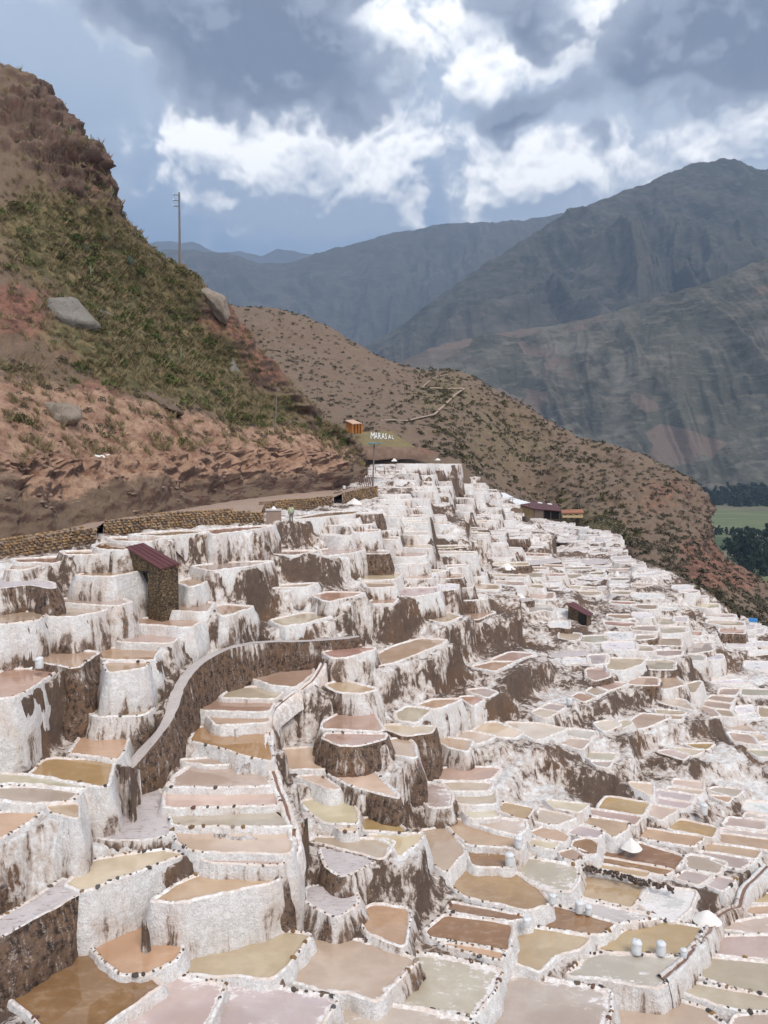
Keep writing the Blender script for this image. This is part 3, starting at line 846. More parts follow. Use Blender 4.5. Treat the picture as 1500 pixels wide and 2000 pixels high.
def terrain(XY, sink=.32, warp=0.0):
    """height of the bare ground between the ponds: each pond's level runs on to a broken step down to the next; sinks below the water inside a pond"""
    XY = np.asarray(XY, float); K = 9
    Q = XY
    if warp:
        q3 = np.column_stack([XY * .9, np.zeros(len(XY))])
        Q = XY + warp * np.column_stack([fbm(q3, 4, 301), fbm(q3 + 50, 4, 302)])
    ids = np.zeros((len(XY), K), int); ds = np.full((len(XY), K), 1e3); find = KD.find_n
    for n, (x, y) in enumerate(Q.tolist()):
        for k, q in enumerate(find((x, y, 0), K)): ids[n, k] = q[1]; ds[n, k] = q[2]
    pid = kd_id[ids]; z = ZA[pid]; zmin = z.min(1, keepdims=True)
    w = np.exp(-np.minimum(z - zmin, 6) / 1.0) / (ds + .05) ** 5
    out = (w * z).sum(1) / w.sum(1) - .10
    ins = np.zeros(len(XY), bool)
    flat = np.unique(np.arange(len(XY))[:, None] * 4096 + pid)
    who = flat % 4096; pt = flat // 4096; order = np.argsort(who, kind='stable'); who = who[order]; pt = pt[order]
    st = np.searchsorted(who, np.arange(N + 1))
    for q in range(N):
        c = pt[st[q]:st[q + 1]]
        if len(c):
            t = c[inside(ponds[q]['xy'], XY[c, 0], XY[c, 1])]
            out[t] = np.minimum(out[t], ZA[q] - sink); ins[t] = True
    return out, ds[:, 0], ins
# ------------------------------------------------------------------ bare ground of the terraced slope
SALT = np.array([(-440, 1090), (-80, 1058), (150, 1025), (250, 1008), (420, 985), (560, 965), (660, 948), (715, 925), (722, 898), (908, 896), (938, 932), (1000, 972), (1062, 1004), (1182, 1032), (1218, 1046), (1232, 1086), (1334, 1126), (1384, 1156), (1424, 1186), (1580, 1262), (2020, 1420), (2020, 2300), (-440, 2300)], float)
def build_slope():
    us = np.concatenate([np.arange(-420, -60, 14.0), np.arange(-60, 1562, 3.8), np.arange(1562, 2000, 14.0)]); nu = len(us)
    ys = [25.5]
    while ys[-1] < 235: ys.append(ys[-1] * 1.0068)
    ys = np.array(ys); nv = len(ys)
    U, Yg = np.meshgrid(us, ys)
    X = (U - 750) / FPX * Yg * 1.02
    XY = np.stack([X.ravel(), Yg.ravel()], 1)
    z, near, ins = terrain(XY, warp=.55)
    P = np.stack([XY[:, 0], XY[:, 1], z], 1)
    amp = np.clip(near / .6, 0, 1) * ~ins
    d = fbm(P * np.array([.9, .9, .5]), 5, 3) * .38 + ridged(P * np.array([.35, .35, .2]), 3, 8) * .22
    P[:, 2] += d * amp - .05
    P[:, 0] += fbm(P * 1.3, 3, 21) * .12 * amp
    q = project(P); F = grid_faces(nu, nv)
    ok = inside(SALT, q[:, 0], q[:, 1]); ok &= near < np.where(XY[:, 1] > 138, 2.2, 30.0); F = F[ok[F].all(1)]
    me = new_mesh('salt_slope', P, F, 'earth')
    o = link('terrain', me); tag(o, kind='structure')
    return o
build_slope()

# ------------------------------------------------------------------ ponds
def pond_shapes(p, seed):
    """outline rings: water sheet, rim and retaining wall in coordinates relative to the pond's middle"""
    Y = p['Y']; z = p['z']; near = Y < 62
    step = max(.11, .0034 * Y)
    B, s, L = resample(p['xy'], step)
    n = len(B); N2 = outward(B)
    for _ in range(2): N2 = N2 + np.roll(N2, 1, 0) + np.roll(N2, -1, 0); N2 /= np.linalg.norm(N2, axis=1)[:, None]
    big = max(.6, min(1, math.sqrt(p['area']) / 1.6))
    q3 = lambda k, sc: np.stack([B[:, 0] * sc, B[:, 1] * sc, np.full(n, k + seed * .37)], 1)
    B = B + N2 * (fbm(q3(1, 1.4), 3, 2) * .07)[:, None] * big
    ledge = p['kind'] == 'ledge'
    wv = (1 + .45 * fbm(q3(5, 1.1), 3, 4)) * big * (.75 if Y < 48 else 1.0)
    hz = (.085 + .05 * fbm(q3(9, 2.3), 4, 6) + .03 * fbm(q3(2, 6.0), 2, 9)) * (.3 if ledge else 1)
    off = [-.03, .02, .085, .17, .225]; hh = [-.07, .35, 1.0, .85, .2]
    rings = []
    for a, b in zip(off, hh):
        jit = fbm(q3(a * 31, 5.0), 2, 12) * .02
        xy = B + N2 * (a * wv + jit)[:, None]
        rings.append(np.column_stack([xy, z + hz * b + (0 if b > 0 else -.0)]))
    # wall
    O = rings[-1]
    g = np.minimum.reduce([terrain(O[:, :2] + N2 * k)[0] for k in (.22, .45)])
    bot = np.minimum(g - .25, z - .35); bot = np.maximum(bot, z - 5.5)
    for _ in range(3): bot = np.minimum(bot, (np.roll(bot, 1) + np.roll(bot, -1)) / 2)
    K = (10 if Y < 45 else 7 if Y < 70 else 4)
    H = O[:, 2] - bot
    batter = .22 + .12 * fbm(q3(3, .5), 2, 5); rug = 1.0 + 1.6 * min(1, max(0, p['soil'] - .2))
    wr = [O]; fl = [np.zeros(n)]
    fk = np.arange(1, K + 1)[:, None] / K; hk = H[None] * fk
    q = np.stack([np.broadcast_to(B[:, 0] * 2.6, hk.shape), np.broadcast_to(B[:, 1] * 2.6, hk.shape), (z - hk) * .55 + seed], 2)
    flow = ridged(q, 3, 14) * .075 + fbm(q * np.array([.35, .35, .8]), 3, 19) * .17 + fbm(q * np.array([1.1, 1.1, 2.4]), 3, 23) * .07
    for k in range(K):
        f = float(fk[k, 0]); h = hk[k]
        xy = O[:, :2] + N2 * (np.minimum(h, 1.3) * batter + np.maximum(h - 1.3, 0) * .07 + (flow[k] * rug + .05) * min(1, f * 2.2) * np.minimum(1, H / 1.0))[:, None]
        wr.append(np.column_stack([xy, O[:, 2] - h])); fl.append(h)
    return B, rings, wr, fl, s, L
def seam(rings): return [np.concatenate([r, r[:1]]) for r in rings]
def ring_mesh(name, rings, mat, cxy, z, uv=None):
    n = len(rings[0]); V = np.concatenate(rings) - np.array([cxy[0], cxy[1], z])
    return new_mesh(name, V, grid_faces(n, len(rings), uv is None)[:, ::-1], mat, True, uv)
def sheet(name, B, cxy, z, mat, rough=0.0):
    """a level sheet: outline, an inner ring and a middle"""
    n = len(B); c = B.mean(0); e0 = B - c; e1 = np.roll(B, -1, 0) - c
    if (e0[:, 0] * e1[:, 1] - e0[:, 1] * e1[:, 0]).min() <= 0:        # hollow outline: one face
        return new_mesh(name, np.column_stack([B, np.full(n, z)]) - np.array([cxy[0], cxy[1], z]), np.arange(n)[None], mat, False, attrs={'edge': np.full(n, .15)})
    fr = [1.0, .90, .6, .3]
    V = [np.column_stack([(B - c) * f + c, np.full(n, z)]) for f in fr]
    V = np.concatenate(V + [np.array([[c[0], c[1], z]])])
    if rough: V[n:, 2] += rough * fbm(V[n:] * 1.7, 3, 4)
    F4 = grid_faces(n, len(fr), True)
    k = np.arange(n); F3 = np.stack([(len(fr) - 1) * n + k, (len(fr) - 1) * n + (k + 1) % n, np.full(n, len(fr) * n)], 1)
    edge = np.concatenate([np.full(n, e) for e in (1, .25, .05, 0)] + [[0.0]])
    return new_mesh(name, V - np.array([cxy[0], cxy[1], z]), [F4, F3], mat, bool(rough), attrs={'edge': edge})
def stone_meshes():
    out = []
    import bmesh
    for k in range(9):
        bm = bmesh.new(); bmesh.ops.create_icosphere(bm, subdivisions=1, radius=.5)
        r = random.Random(k * 13 + 1); sx, sy, sz = r.uniform(.8, 1.25), r.uniform(.6, .9), r.uniform(.45, .8)
        for v in bm.verts:
            q = 1 + r.uniform(-.17, .14); v.co = Vector((v.co.x * sx * q, v.co.y * sy * q, v.co.z * sz * q))
        bmesh.ops.dissolve_limit(bm, angle_limit=R(14), verts=bm.verts, edges=bm.edges)
        bmesh.ops.triangulate(bm, faces=bm.faces)
        me = bpy.data.meshes.new('stone'); bm.to_mesh(me); bm.free(); me.materials.append(MATS['stone']); out.append(me)
    return out
STONES = stone_meshes()
STONE_COL = [(0.06, 0.052, 0.05), (0.075, 0.06, 0.05), (0.12, 0.085, 0.06), (0.17, 0.10, 0.045), (0.25, 0.145, 0.05), (0.10, 0.095, 0.09), (0.14, 0.07, 0.05), (0.28, 0.22, 0.17)]
srnd = random.Random(99)
def put_stone(parent, loc, size, colour=None, tilt=.35, name='stone'):
    o = bpy.data.objects.new(name, srnd.choice(STONES)); COL.objects.link(o)
    o.parent = parent; o.location = loc; o.scale = (size, size * srnd.uniform(.8, 1.1), size * srnd.uniform(.75, 1.15))
    o.rotation_euler = (srnd.uniform(-tilt, tilt), srnd.uniform(-tilt, tilt), srnd.uniform(0, 6.28))
    c = colour or srnd.choice(STONE_COL); o.color = (*c, 1)
    return o

vis = []
for i, p in enumerate(ponds):
    if p['kind'] == 'path': continue
    c = p['px']; w = np.clip(c[:, 0].max(), 0, 1500) - np.clip(c[:, 0].min(), 0, 1500)
    p['size_px'] = w * (np.ptp(c[:, 1]) + 900 / p['Y'])
    if p['kind'] == 'pond': vis.append((p['size_px'], i))
vis.sort(reverse=True)
SINGLE = set(i for _, i in vis[:300])
far_parts = dict(V=[], F=[], MI=[], UV=[], n=0)
POND_OBJ = {}
n_stones = 0
for i, p in enumerate(ponds):
    if p['kind'] == 'path': continue
    B, rings, wr, fl, s, L = pond_shapes(p, i)
    z = p['z']; cxy = p['cxy']; n = len(B)
    uv = np.concatenate([np.column_stack([np.append(s, L) + i * 3.7, np.append(f, f[0])]) for f in fl]); wr = seam(wr)
    if p['kind'] == 'pond' and i not in SINGLE:
        for rg, mi in ((rings, 1), (wr, 2)):
            V = np.concatenate(rg); F = grid_faces(len(rg[0]), len(rg), mi == 1)[:, ::-1] + far_parts['n']
            far_parts['V'].append(V); far_parts['F'].append(F); far_parts['MI'] += [mi] * len(F); far_parts['UV'].append(uv if mi == 2 else np.zeros((len(V), 2))); far_parts['n'] += len(V)
        V = np.column_stack([np.concatenate([B, B * .5 + B.mean(0) * .5, B * .02 + B.mean(0) * .98]), np.full(3 * n, z)]); F = grid_faces(n, 3, True) + far_parts['n']
        far_parts['V'].append(V); far_parts['F'].append(F); far_parts['MI'] += [0] * len(F); far_parts['UV'].append(np.zeros((len(V), 2))); far_parts['n'] += len(V)
        continue
    if p['kind'] == 'pond':
        root = thing('salt_pond', None, 'salt pond', (cxy[0], cxy[1], z), 0, 'salt evaporation ponds stepping down the slope')
        w = link('brine', sheet('brine', B, cxy, z, 'brine'), root)
        col = np.array(WATER[p['c']]) * (1 + RNG.uniform(-.10, .10, 3) * np.array([.6, .8, 1])); w.color = (*col, 1)
        w['crust'] = float(CRUST[p['c']] + RNG.uniform(-.06, .06))
        top = w
    else:
        root = thing('salt_ledge', None, 'ledge', (cxy[0], cxy[1], z), 0, 'trodden ledges between the salt ponds')
        link('trodden_top', sheet('trodden_top', B + outward(B) * .02, cxy, z + .03, 'crust_top', .07), root)
    rm = link('rim', ring_mesh('rim', rings, 'salt_rim', cxy, z), root); rm['soil'] = float(p['soil'] * .6)
    wl = link('retaining_wall', ring_mesh('retaining_wall', wr, 'salt_wall', cxy, z, uv), root)
    wl['soil'] = float(max(-.12, min(.46, (p['soil'] - .16) * .75)) + RNG.uniform(-.06, .08))
    POND_OBJ[i] = root
    # stones set into the rim of the nearer ponds
    if p['Y'] < 44 and p['traced']:
        crest = (rings[2] + rings[3]) / 2; pos = srnd.uniform(0, .5)
        dens = .27 if p['Y'] < 33 else .36 if p['Y'] < 35 else .55 if p['Y'] < 38 else .95
        while pos < L:
            k = int(pos / L * n) % n
            gatev = vnoise(np.array([[crest[k, 0] * .45, crest[k, 1] * .45, i * 1.7]]), 77)[0]
            if gatev > (-.14 if p['Y'] < 33 else 0):
                sz = srnd.uniform(.09, .19) if srnd.random() < .78 else srnd.uniform(.2, .36)
                c = crest[k]
                put_stone(rm, (c[0] - cxy[0] + srnd.uniform(-.05, .05), c[1] - cxy[1] + srnd.uniform(-.05, .05), c[2] - z - sz * .08), sz)
                n_stones += 1
            pos += srnd.uniform(.5, 1.5) * dens
if far_parts['n']:
    me = new_mesh('distant_salt_ponds', np.concatenate(far_parts['V']), np.concatenate(far_parts['F']), mats=['crust_top', 'salt_rim', 'salt_wall'], uv=np.concatenate(far_parts['UV']), mat_index=far_parts['MI'])
    o = link('distant_salt_ponds', me); tag(o, 'mass of small white salt ponds far up the terraced slope', 'salt ponds', kind='stuff')
print('ponds', len(POND_OBJ), 'stones', n_stones)
# ------------------------------------------------------------------ hills and mountains
def normals(S):
    du = np.gradient(S, axis=1); dv = np.gradient(S, axis=0); n = np.cross(du, dv); n /= np.linalg.norm(n, axis=2, keepdims=True) + 1e-9
    f = np.sign((n * -S).sum(2, keepdims=True).mean()); return n * f
def gauss(px, spots):
    """share of a soil type: spots (x, y, rx, ry, weight)"""
    s = np.zeros(px.shape[:-1])
    for x, y, rx, ry, w in spots: s += w * np.exp(-(((px[..., 0] - x) / rx) ** 2 + ((px[..., 1] - y) / ry) ** 2))
    return s

def hill_mat(t):
    p = t.pos(); nz = t.sep(t.nrm())[2]
    veg = t.attr('scrub')[2]; red = t.attr('red_earth')[2]; rock = t.attr('rock')[2]; tan = t.attr('bare')[2]
    a = t.noise(p, .12, 5, .6); b = t.noise(p, .7, 7, .68); f = t.noise(p, 4.0, 6, .68); ff = t.noise(p, 14, 4, .6)
    base = t.mix(b, (0.115, 0.075, 0.052), (0.31, 0.21, 0.142))
    base = t.mix(t.m('MULTIPLY', t.ss(a, .45, .6), .5), base, (0.24, 0.17, 0.115))
    redc = t.mix(t.ss(b, .3, .65), (0.11, 0.048, 0.034), (0.34, 0.165, 0.11))
    base = t.mix(t.ss(t.m('ADD', red, t.m('MULTIPLY', t.m('SUBTRACT', b, .5), 1.2)), .35, .7), base, redc)
    tanc = t.mix(t.ss(b, .3, .66), (0.25, 0.12, 0.075), (0.54, 0.345, 0.235)); tanc = t.mix(t.m('MULTIPLY', t.ss(f, .5, .72), .6), tanc, (0.24, 0.15, 0.11))
    base = t.mix(t.ss(t.m('ADD', tan, t.m('MULTIPLY', t.m('SUBTRACT', b, .5), 1.1)), .35, .7), base, tanc)
    rockc = t.mix(f, (0.075, 0.046, 0.036), (0.26, 0.17, 0.13)); rockc = t.mix(t.m('MULTIPLY', t.ss(b, .48, .68), .7), rockc, (0.19, 0.085, 0.06))
    base = t.mix(t.ss(t.m('ADD', t.m('ADD', rock, t.m('MULTIPLY', t.m('SUBTRACT', .62, nz), .9)), t.m('MULTIPLY', t.m('SUBTRACT', f, .5), .9)), .45, .75), base, rockc)
    vg = t.mix(f, (0.05, 0.05, 0.018), (0.18, 0.155, 0.062)); vg = t.mix(t.ss(b, .46, .62), vg, (0.27, 0.20, 0.10))
    k = t.m('ADD', veg, t.m('ADD', t.m('MULTIPLY', t.m('SUBTRACT', b, .5), 1.3), t.m('MULTIPLY', t.m('SUBTRACT', f, .5), 1.0)))
    c = t.mix(t.ss(k, .46, .66), base, vg)
    c = t.mix(t.m('MULTIPLY', ff, .5), c, t.vm('MULTIPLY', c, (.6, .6, .6)))
    return {'Base Color': c, 'Roughness': .92, 'Normal': t.bump(t.m('ADD', b, t.m('ADD', f, t.m('MULTIPLY', ff, .3))), .8, .35)}
material('hillside', hill_mat)

# --- the steep hill beside the terraces
S_ = [(-110, 40, 112), (-50, 95, 112), (0, 126, 112), (50, 148, 111), (90, 190, 110), (130, 240, 109), (168, 272, 108), (193, 300, 107), (191, 362, 107), (214, 398, 108), (262, 455, 110), (300, 497, 112), (338, 518, 114), (385, 548, 116), (430, 590, 118), (470, 640, 120), (520, 692, 122), (570, 750, 124), (622, 802, 127), (662, 842, 130), (690, 868, 134), (714, 900, 140)]
D_ = [(-110, 420, 93), (-50, 425, 94), (0, 420, 95), (30, 425, 96), (65, 440, 97), (100, 455, 98), (130, 470, 99), (160, 485, 99.5), (180, 510, 100), (205, 535, 101), (235, 565, 103), (270, 600, 105), (305, 625, 107), (345, 650, 109), (390, 685, 112), (430, 720, 114), (480, 755, 116), (535, 795, 119), (590, 830, 122), (640, 858, 125), (680, 882, 130), (711, 908, 136)]
C_ = [(-110, 700, 75), (-50, 700, 76), (0, 700, 77), (30, 700, 78.5), (65, 705, 80), (100, 705, 82), (135, 710, 83.5), (170, 715, 85), (200, 720, 86.5), (230, 725, 88), (265, 730, 90), (300, 735, 92), (335, 742, 94.5), (375, 752, 97), (415, 765, 100), (455, 785, 103), (500, 806, 106), (550, 828, 110), (602, 850, 114), (648, 872, 118), (684, 892, 125), (709, 914, 133)]
B_ = [(-110, 850, 61.5), (-50, 850, 62.5), (0, 850, 64), (30, 846, 66), (65, 845, 68), (100, 843, 70), (135, 850, 72), (170, 860, 74), (205, 866, 76), (240, 866, 78), (275, 862, 80), (310, 858, 82), (345, 852, 84.5), (385, 848, 87.5), (425, 846, 91), (465, 846, 95), (510, 850, 99), (560, 858, 103.5), (612, 872, 108), (655, 888, 113), (686, 902, 120), (708, 919, 130)]
A_ = [(-110, 955, 58.5), (-50, 950, 59.5), (0, 945, 61), (30, 940, 63), (65, 935, 64.5), (100, 930, 66.5), (135, 928, 68.5), (170, 926, 70.5), (205, 922, 72.5), (240, 918, 74.5), (275, 914, 76.5), (310, 910, 78.5), (345, 906, 81), (385, 902, 84), (425, 898, 87.5), (465, 895, 91.5), (510, 893, 96), (560, 893, 101), (612, 899, 106), (655, 908, 111), (686, 916, 118), (708, 926, 128)]
F_ = [(-110, 1062, 55.5), (-50, 1058, 56.5), (0, 1050, 58), (30, 1044, 59.5), (65, 1036, 61), (100, 1028, 63), (135, 1020, 65), (170, 1012, 67), (205, 1006, 69), (240, 1000, 71), (275, 995, 73.5), (310, 990, 76), (345, 985, 78.5), (385, 978, 82), (425, 971, 85.5), (465, 965, 90), (510, 959, 94.5), (560, 953, 99.5), (612, 948, 104.5), (655, 944, 110), (686, 940, 117), (707, 934, 127)]
F_ = [(x, y + 14, d - 2.0) for x, y, d in F_]
def back(row, dy, dz, dx=0):
    return [tuple(at_y(*q) + np.array([dx, dy, dz])) + (1,) for q in row]
def lofted(rows, nu, nv):
    C = []
    for row in rows:
        C.append([np.array(q[:3]) if len(q) == 4 else at_y(*q) for q in row])
    C = np.array(C)
    def cr(A, t):
        n = len(A); x = t * (n - 1); i = np.clip(np.floor(x).astype(int), 0, n - 2); f = (x - i)[:, None, None]
        g = lambda k: A[np.clip(i + k, 0, n - 1)]
        a, b, c, d = g(-1), g(0), g(1), g(2)
        return .5 * ((2 * b) + (c - a) * f + (2 * a - 5 * b + 4 * c - d) * f * f + (3 * b - a - 3 * c + d) * f ** 3)
    S = cr(C, np.linspace(0, 1, nv))
    return np.transpose(cr(np.transpose(S, (1, 0, 2)), np.linspace(0, 1, nu)), (1, 0, 2))
def under(row, dy, dz): return [tuple(at_y(*q) + np.array([0, dy, dz])) + (1,) for q in row]
def steep_hill():
    nu, nv = 470, 420
    rows = [under(F_, -1.0, -4), F_, A_, B_, C_, D_, S_, back(S_, 22, -9, -3), back(S_, 60, -45, -6)]
    S = lofted(rows, nu, nv); n = normals(S); px = project(S)
    v = np.linspace(0, len(rows) - 1, nv)[:, None] * np.ones((1, nu))
    cut = np.exp(-((v - 1.8) / .75) ** 2)                       # the dug bank at the foot
    cliff = np.clip(gauss(px, [(100, 250, 130, 90, 1), (170, 330, 60, 80, 1), (60, 200, 90, 60, .8), (240, 430, 70, 50, .6), (420, 590, 60, 40, .7), (500, 690, 60, 40, .6), (600, 800, 60, 40, .7), (680, 870, 50, 40, .9)]), 0, 1.3)
    P = S.reshape(-1, 3)
    q = P * np.array([.11, .11, .16])
    d = (fbm(q, 5, 31) * 2.1).reshape(nv, nu) * (.55 + .5 * cliff)
    st = ridged(P * np.array([.14, .14, .55]) + fbm(P * .2, 2, 3)[:, None] * .8, 4, 41).reshape(nv, nu)
    d += st * (.35 + 1.0 * cliff + .55 * cut)
    gully = ridged(np.stack([P[:, 0] * .22, P[:, 1] * .22, P[:, 2] * .05], 1), 3, 55).reshape(nv, nu)
    d += gully * cut * 1.5 + ridged(P * np.array([.5, .5, .9]), 4, 57).reshape(nv, nu) * cut * .55 + ridged(P * np.array([.55, .55, .14]), 4, 58).reshape(nv, nu) * cliff * .75
    stp = P[:, 2] * .35 + fbm(P * .12, 3, 77) * 1.2; stp = (np.floor(stp) + np.clip((stp - np.floor(stp)) * 3, 0, 1) - stp).reshape(nv, nu); d += stp * (cut * .35 + cliff * .8)
    d += (fbm(P * .8, 4, 61) * .42).reshape(nv, nu) * (.6 + .9 * cut + .7 * cliff)
    d += (fbm(P * 2.6, 3, 71) * .13).reshape(nv, nu)
    fade = np.clip((v - .6) / .8, 0, 1); d -= .9 * cliff
    S = S + n * (d * fade)[..., None]
    scrub = gauss(px, [(60, 430, 90, 60, .7), (170, 470, 110, 80, .95), (90, 500, 90, 60, .55), (250, 560, 90, 70, .9), (300, 650, 90, 80, 1.0), (350, 730, 90, 60, .9), (200, 620, 120, 70, .6), (230, 720, 90, 60, .55), (360, 560, 60, 40, .7), (440, 700, 60, 60, .6), (480, 800, 70, 40, .8), (560, 800, 60, 40, .6), (60, 740, 60, 50, .4), (120, 660, 80, 40, .35), (650, 850, 40, 30, .8), (60, 330, 60, 40, .3)])
    red = gauss(px, [(110, 560, 40, 25, .5), (240, 690, 40, 30, .6), (330, 610, 30, 40, .5), (150, 690, 60, 25, .6), (10, 600, 70, 50, .9), (390, 600, 50, 50, 1.0), (440, 660, 60, 60, .9), (530, 720, 60, 50, .8), (180, 350, 40, 60, .7), (200, 800, 80, 40, .7), (60, 640, 70, 50, .6), (640, 900, 60, 40, .6), (180, 760, 60, 40, .5), (100, 240, 60, 40, .5)])
    bare = gauss(px, [(150, 800, 110, 40, .6), (30, 770, 70, 50, .6), (330, 830, 90, 30, .5), (560, 860, 80, 30, .5), (250, 860, 200, 60, .95), (480, 880, 160, 45, .95), (90, 830, 120, 60, .75), (600, 900, 90, 35, .7), (300, 930, 160, 40, .5), (60, 900, 110, 60, .6), (90, 960, 110, 60, .55)])
    rock = cliff * .55 + gauss(px, [(40, 990, 90, 40, .3), (430, 930, 50, 50, .35), (560, 935, 50, 22, .3), (300, 975, 140, 18, .3), (520, 948, 160, 14, .35)])
    me = new_mesh('steep_hill', S.reshape(-1, 3), grid_faces(nu, nv), 'hillside', attrs=dict(scrub=scrub.ravel(), red_earth=red.ravel(), rock=rock.ravel(), bare=bare.ravel()))
    o = link('hill', me); tag(o, kind='structure')
    return S, v, px
HILL_S, HILL_V, HILL_PX = steep_hill()

# --- the hill behind the terraces
MS = [(330, 545, 330), (450, 592, 326), (520, 606, 324), (600, 630, 322), (700, 668, 320), (800, 708, 320), (845, 722, 320), (890, 728, 318), (950, 750, 308), (1010, 778, 300), (1080, 812, 290), (1180, 855, 278), (1250, 884, 264), (1310, 920, 252), (1345, 948, 246), (1385, 988, 240), (1396, 1040, 232), (1440, 1100, 222), (1510, 1150, 210), (1600, 1200, 196)]
MF = [(380, 905, 195), (480, 908, 183), (560, 908, 176), (640, 906, 168), (730, 897, 160), (850, 896, 160), (890, 902, 160), (925, 930, 168), (985, 968, 190), (1050, 995, 215), (1120, 1020, 190), (1195, 1036, 160), (1228, 1070, 140), (1270, 1106, 125), (1320, 1132, 114), (1372, 1160, 106), (1415, 1190, 101), (1455, 1215, 98), (1510, 1245, 95), (1600, 1300, 90)]
def mid_hill():
    nu, nv = 560, 300
    a = np.array([at_y(*q) for q in MF]); b = np.array([at_y(*q) for q in MS])
    mix = lambda f, sag: [tuple(a[i] * (1 - f) + b[i] * f + np.array([0, 0, sag])) + (1,) for i in range(len(a))]
    rows = [[tuple(p + np.array([0, -6, -7])) + (1,) for p in a], [tuple(p) + (1,) for p in a], mix(.33, -1.5), mix(.66, -1.0), [tuple(p) + (1,) for p in b], [tuple(p + np.array([8, 45, -14])) + (1,) for p in b], [tuple(p + np.array([30, 140, -90])) + (1,) for p in b]]
    S = lofted(rows, nu, nv); n = normals(S); px = project(S); P = S.reshape(-1, 3)
    v = np.linspace(0, len(rows) - 1, nv)[:, None] * np.ones((1, nu)); fade = np.clip((v - .9) / .6, 0, 1)
    crag = np.clip(gauss(px, [(1180, 900, 70, 60, .9), (1300, 950, 90, 60, 1), (1370, 1010, 50, 60, 1.2), (1400, 1090, 60, 50, .9), (1250, 1010, 90, 50, .5), (1100, 850, 60, 40, .5)]), 0, 1.3)
    d = (fbm(P * .028, 4, 5) * 5.0).reshape(nv, nu) * fade + (ridged(P * np.array([.05, .05, .02]), 4, 15) * 2.2).reshape(nv, nu) * (.5 + crag)
    d += (ridged(P * np.array([.08, .08, .25]), 4, 25) * 1.6).reshape(nv, nu) * crag + (fbm(P * .35, 4, 35) * .55).reshape(nv, nu)
    S = S + n * (d * fade)[..., None]
    scrub = .28 + gauss(px, [(1000, 870, 120, 60, .25), (860, 760, 60, 40, .3), (1100, 1000, 90, 40, .3), (1180, 1030, 60, 30, .4), (950, 800, 90, 50, .15)])
    red = gauss(px, [(1300, 960, 80, 40, .6), (1380, 1100, 60, 50, .7), (1440, 1130, 60, 40, .7), (780, 885, 70, 12, 1.2), (700, 870, 40, 20, .5), (1350, 1050, 60, 40, .4)])
    bare = gauss(px, [(740, 850, 60, 22, .35), (1140, 980, 40, 30, .35), (900, 750, 40, 20, .4), (1030, 960, 20, 30, .4)])
    me = new_mesh('mid_hill', S.reshape(-1, 3), grid_faces(nu, nv), 'hillside', attrs=dict(scrub=scrub.ravel(), red_earth=red.ravel(), rock=(crag * .4).ravel(), bare=bare.ravel()))
    o = link('hill', me); tag(o, kind='structure')
    return S, px
MID_S, MID_PX = mid_hill()
def on_surface(S, PX, px, py, rows=None):
    """the point of a built slope that is seen at a photograph pixel (nearest vertex)"""
    d = (PX[..., 0] - px) ** 2 + (PX[..., 1] - py) ** 2
    d = d + np.where(S[..., 1] > 1e9, 1e9, 0)
    if rows is not None: d[rows[1]:] = 1e12; d[:rows[0]] = 1e12
    k = np.unravel_index(np.argmin(d), d.shape)
    return Vector(S[k])
def on_steep(px, py): return on_surface(HILL_S, HILL_PX, px, py, (60, 318))
def on_mid(px, py): return on_surface(MID_S, MID_PX, px, py, (52, 202))

# --- far mountains: ridge lines seen across the valley
def mountain_mat(name, tones, patch, terr):
    def f(t):
        p = t.pos(); x, y, z = t.sep(p)
        a = t.noise(p, .0022, 6, .66); b = t.noise(p, .010, 8, .72); c3 = t.noise(t.map(p, (1, 1, 3)), .02, 5, .6)
        c = t.mix(t.ss(b, .34, .66), tones[0], tones[1]); c = t.mix(t.m('MULTIPLY', t.ss(a, .44, .60), .75), c, tones[2])
        c = t.mix(t.m('MULTIPLY', t.ss(c3, .5, .72), .55), c, tones[0]); sp = t.noise(p, .055, 4, .7); c = t.mix(t.m('MULTIPLY', t.ss(sp, .58, .68), .6), c, tuple(x * .55 for x in tones[0]))
        w = t.noise(t.map(p, (.25, .25, 1)), terr * 1.6, 4, .6, .4)              # old field terraces follow the contours
        c = t.mix(t.m('MULTIPLY', t.ss(w, .53, .62), .5), c, tones[3])
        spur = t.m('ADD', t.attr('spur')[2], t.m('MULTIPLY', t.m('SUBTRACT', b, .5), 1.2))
        c = t.mix(t.m('MULTIPLY', t.ss(spur, .15, .8), .25), c, tones[3]); c = t.mix(t.m('MULTIPLY', t.ss(spur, .05, -.5), .45), c, tuple(x * .6 for x in tones[0]))  # relief shading put into the colour: spurs tinted tan, gullies darkened
        if patch:
            v = t.voro(t.map(p, (1, 1, 2.2)), .006, out=1)
            g = t.sep(v)[0]
            c = t.mix(t.m('MULTIPLY', t.ss(g, .80, .83), t.ss(a, .46, .52)), c, (0.20, 0.15, 0.12))
        n = t.nrm()
        return {'Base Color': c, 'Roughness': 1.0, 'Normal': t.bump(t.m('ADD', b, c3), .45, 14), 'Specular IOR Level': .1}
    return material(name, f)
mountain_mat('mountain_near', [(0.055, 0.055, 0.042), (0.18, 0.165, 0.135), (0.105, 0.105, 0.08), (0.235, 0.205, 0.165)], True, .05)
mountain_mat('mountain_mid', [(0.042, 0.045, 0.033), (0.125, 0.115, 0.092), (0.072, 0.074, 0.056), (0.17, 0.145, 0.115)], False, .035)  # darker olive tones: cloud shade over the peak put into the colour
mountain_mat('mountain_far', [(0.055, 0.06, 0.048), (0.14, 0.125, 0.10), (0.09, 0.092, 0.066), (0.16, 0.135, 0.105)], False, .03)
VALLEY = -78.0
